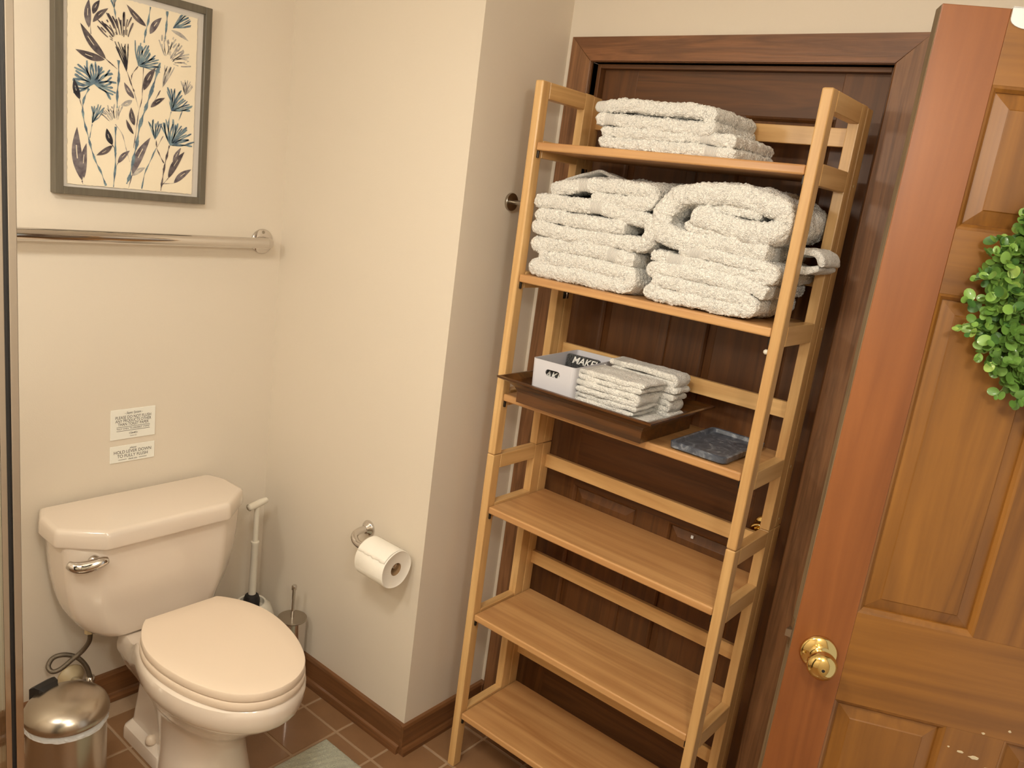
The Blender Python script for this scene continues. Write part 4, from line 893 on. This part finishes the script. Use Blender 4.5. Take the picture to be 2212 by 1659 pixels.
sign('smaller lower white sign about holding the flush lever down, on back wall', 1.0240, 1.1555, 0.783, 0.8340, [('please', 0.0085, 0.0165, 0.020, 0.35), ('HOLD LEVER DOWN', 0.0135, 0.0055, 0.110, 0), ('TO FULLY FLUSH', 0.0135, -0.0070, 0.090, 0), ('thank you', 0.0080, -0.0175, 0.026, 0.35)], [(-0.042, -0.018, -0.0175), (0.018, 0.042, -0.0175)])

# ------------------------------------------------------------ shower enclosure edge
so = (0.3986, 1.132, 0.0)
sh = empty('shower_screen', 'chrome framed glass shower screen at the far left edge', 'shower screen', so)
boxo('jamb', (-0.0105, 0, -0.012, 0.012, 0.02, 2.0), CHROME, sh, bev=0.0012, seg=2)
boxo('seal_strip', (-0.0155, -0.0106, -0.006, 0.006, 0.02, 2.0), BLACK, sh)
boxo('door_edge', (-0.0235, -0.0156, -0.011, 0.011, 0.02, 2.0), CHROME, sh, bev=0.001, seg=2)
boxo('glass_panel', (-0.70, -0.0236, -0.003, 0.003, 0.035, 1.98), GLASS, sh)
boxo('head_rail', (-0.70, 0, -0.014, 0.014, 2.0, 2.03), CHROME, sh, bev=0.001)
boxo('sill', (-0.70, 0.0, -0.03, 0.03, 0.0, 0.02), CHROME, sh, bev=0.001)

# ------------------------------------------------------------ bath mat
mo = (1.15, 1.35, 0.0)
bm = bmesh.new(); bl = bm.verts.layers.float.new('band'); nx, ny = 130, 130; X0, X1, Y0, Y1 = 0.78, 1.418, 1.05, 1.632
V = []
for i in range(nx+1):
    row = []
    for j in range(ny+1):
        x = X0+(X1-X0)*i/nx; y = Y0+(Y1-Y0)*j/ny; e_ = min(x-X0, X1-x, y-Y0, Y1-y)
        z = 0.011*min(1, e_/0.006)**0.5
        if e_ > 0.022: z += 0.0018*math.sin((x*0.5+y)*260+6*noise.noise(Vector((x*9, y*9, 0))))+0.001*noise.noise(Vector((x*200, y*200, 0)))
        v = bm.verts.new((x-mo[0], y-mo[1], 0.0008+z)); v[bl] = 0.0; row.append(v)
    V.append(row)
bm.loops.layers.uv.new('UVMap')
for i in range(nx):
    for j in range(ny):
        if X0+(X1-X0)*i/nx < 1.225 and Y0+(Y1-Y0)*j/ny > 1.545: continue
        bm.faces.new((V[i][j], V[i+1][j], V[i+1][j+1], V[i][j+1]))
for v in [v for v in bm.verts if not v.link_faces]: bm.verts.remove(v)
o = obj('bath_mat', bm, MATT, None, smooth=True, loc=mo); tag(o, 'sage green ribbed bath mat on the clay tiles in front of the toilet', 'mat')

# ------------------------------------------------------------ over-door hanger and wreath
dm = Matrix.Translation(d2.location) @ Matrix.Rotation(d2.rotation_euler.z, 4, 'Z')
hk = dm @ Vector((0.125, 0, 2.063))
bm = bmesh.new()
prof = [(-0.024+0.0, 0.004)]
front = [(-0.026, 0.0022), (0.026, 0.0022), (0.026, -0.014)]+[(0.026*math.cos(a), -0.014-0.014*math.sin(a)) for a in [math.pi*k/12 for k in range(13)]]+[(-0.026, -0.014)]
loft(bm, [[(x, y, z) for x, z in front] for y in (-0.0005, -0.003)])
box(bm, -0.026, 0.026, -0.003, 0.039, 0.0006, 0.0026); box(bm, -0.026, 0.026, 0.0358, 0.0385, -0.05, 0.0026)
o = obj('door_hanger', bm, HOOKW, None, loc=hk, rot=(0, 0, d2.rotation_euler.z)); tag(o, 'white over-the-door hanger on top of the open door', 'hanger')
wo = dm @ Vector((0.340, -0.004, 1.655))
wr = empty('wreath', 'round green eucalyptus wreath hanging on the open door', 'wreath', wo, d2.rotation_euler.z)
bm = bmesh.new(); RW = 0.155
tube(bm, [(RW*math.cos(2*math.pi*k/40), -0.022, RW*math.sin(2*math.pi*k/40)) for k in range(41)], 0.012, 8, cap=False); obj('ring', bm, simple('twig_brown', (74, 66, 34), 0.8), wr, smooth=True)
LEAFM = []
for i, c in enumerate([(104, 142, 62), (128, 166, 74), (74, 114, 54), (156, 184, 90)]):
    m = simple('leaf_green_%d' % i, c, 0.42, coat=0.2, var=0.15, bscale=60); LEAFM.append(m)
STEMG = simple('stem_green', (96, 130, 62), 0.6)
def leafmesh(mat, cup, nm):
    bm = bmesh.new(); Lr = []
    c = bm.verts.new((0, 0.0055, -0.0015*cup)); ring = []
    for k in range(12):
        a = 2*math.pi*k/12; x = 0.0072*math.sin(a); y = 0.0078-0.0088*math.cos(a); 
        if k == 0: y -= 0.0006
        ring.append(bm.verts.new((x, y+0.001, cup*(0.0026*(x/0.0072)**2+0.002*((y-0.0078)/0.0088)**2)-0.001*cup)))
    for k in range(12): bm.faces.new((c, ring[k], ring[(k+1) % 12]))
    me = bpy.data.meshes.new(nm); bm.to_mesh(me); bm.free(); me.materials.append(mat)
    for p in me.polygons: p.use_smooth = True
    return me
LM = [leafmesh(m, cu_, 'leaf') for m in LEAFM for cu_ in (1.0, -0.6)]
lr = random.Random(21); leaves = []; stems = bmesh.new()
for s_ in range(430):
    a = 2*math.pi*(s_*0.61803 % 1); t_ = lr.random()
    ringp = Vector((RW*math.cos(a), -0.022, RW*math.sin(a)))
    pa = lr.uniform(-2.4, 2.4); rad = Vector((math.cos(a), 0, math.sin(a)))
    d = (rad*math.cos(pa)+Vector((0, -1, 0))*abs(math.sin(pa))*1.1+Vector((-math.sin(a), 0, math.cos(a)))*lr.uniform(-1.0, 0.5)).normalized()
    if d.y > -0.05: d.y = -0.05-0.2*lr.random(); d.normalize()
    Ls = lr.uniform(0.030, 0.064); curve = Vector((lr.uniform(-1, 1), lr.uniform(-0.5, 0.2), lr.uniform(-1.2, 0.4)))*0.25
    P = [ringp+d*Ls*q+curve*Ls*q*q for q in (0, 0.33, 0.66, 1.0)]
    tube(stems, P, 0.0008, 4)
    side = d.cross(Vector((lr.uniform(-1, 1), lr.uniform(-1, 1), lr.uniform(-1, 1)))).normalized()
    for q in (0.38, 0.66, 0.9, 1.0):
        p = ringp+d*Ls*q+curve*Ls*q*q; side = (Matrix.Rotation(math.radians(85), 3, d) @ side)
        for sg in ((1, -1) if q < 1.0 else (1,)):
            ld = (side*sg*(0.9 if q < 1 else 0.2)+d*0.45+Vector((0, -0.35, 0))).normalized()
            nrm = (d*0.4+Vector((lr.uniform(-.5, .5), -1.0, lr.uniform(-.1, .8)))).normalized(); xax = ld.cross(nrm).normalized(); nz = xax.cross(ld)
            sc = lr.uniform(0.70, 1.25)*(0.75 if q == 1.0 else 1.0)
            mt = Matrix((( xax.x, ld.x, nz.x, p.x), (xax.y, ld.y, nz.y, p.y), (xax.z, ld.z, nz.z, p.z), (0, 0, 0, 1))) @ Matrix.Scale(sc, 4)
            if mt.translation.y > -0.004: continue
            leaves.append((p.x, mt, lr.choice([0, 0, 1, 2, 2, 3, 4, 5, 6])))
obj('sprig_stems', stems, STEMG, wr)['kind'] = 'stuff'
leaves.sort(key=lambda l: l[0]); l0 = None
for x_, mt, mi in leaves[:300]:
    if l0 is None: l0 = bpy.data.objects.new('leaf', LM[mi]); l = l0
    else: l = l0.copy(); l.data = LM[mi]
    COL.objects.link(l); l.parent = wr; l.matrix_local = mt
bm = bmesh.new()
for x_, mt, mi in leaves[300:]:
    k = len(bm.verts); bm.from_mesh(LM[mi]); bm.verts.ensure_lookup_table()
    for v in bm.verts[k:]: v.co = mt @ v.co
o = obj('leaf', bm, LEAFM[0], wr, smooth=True); o['kind'] = 'stuff'
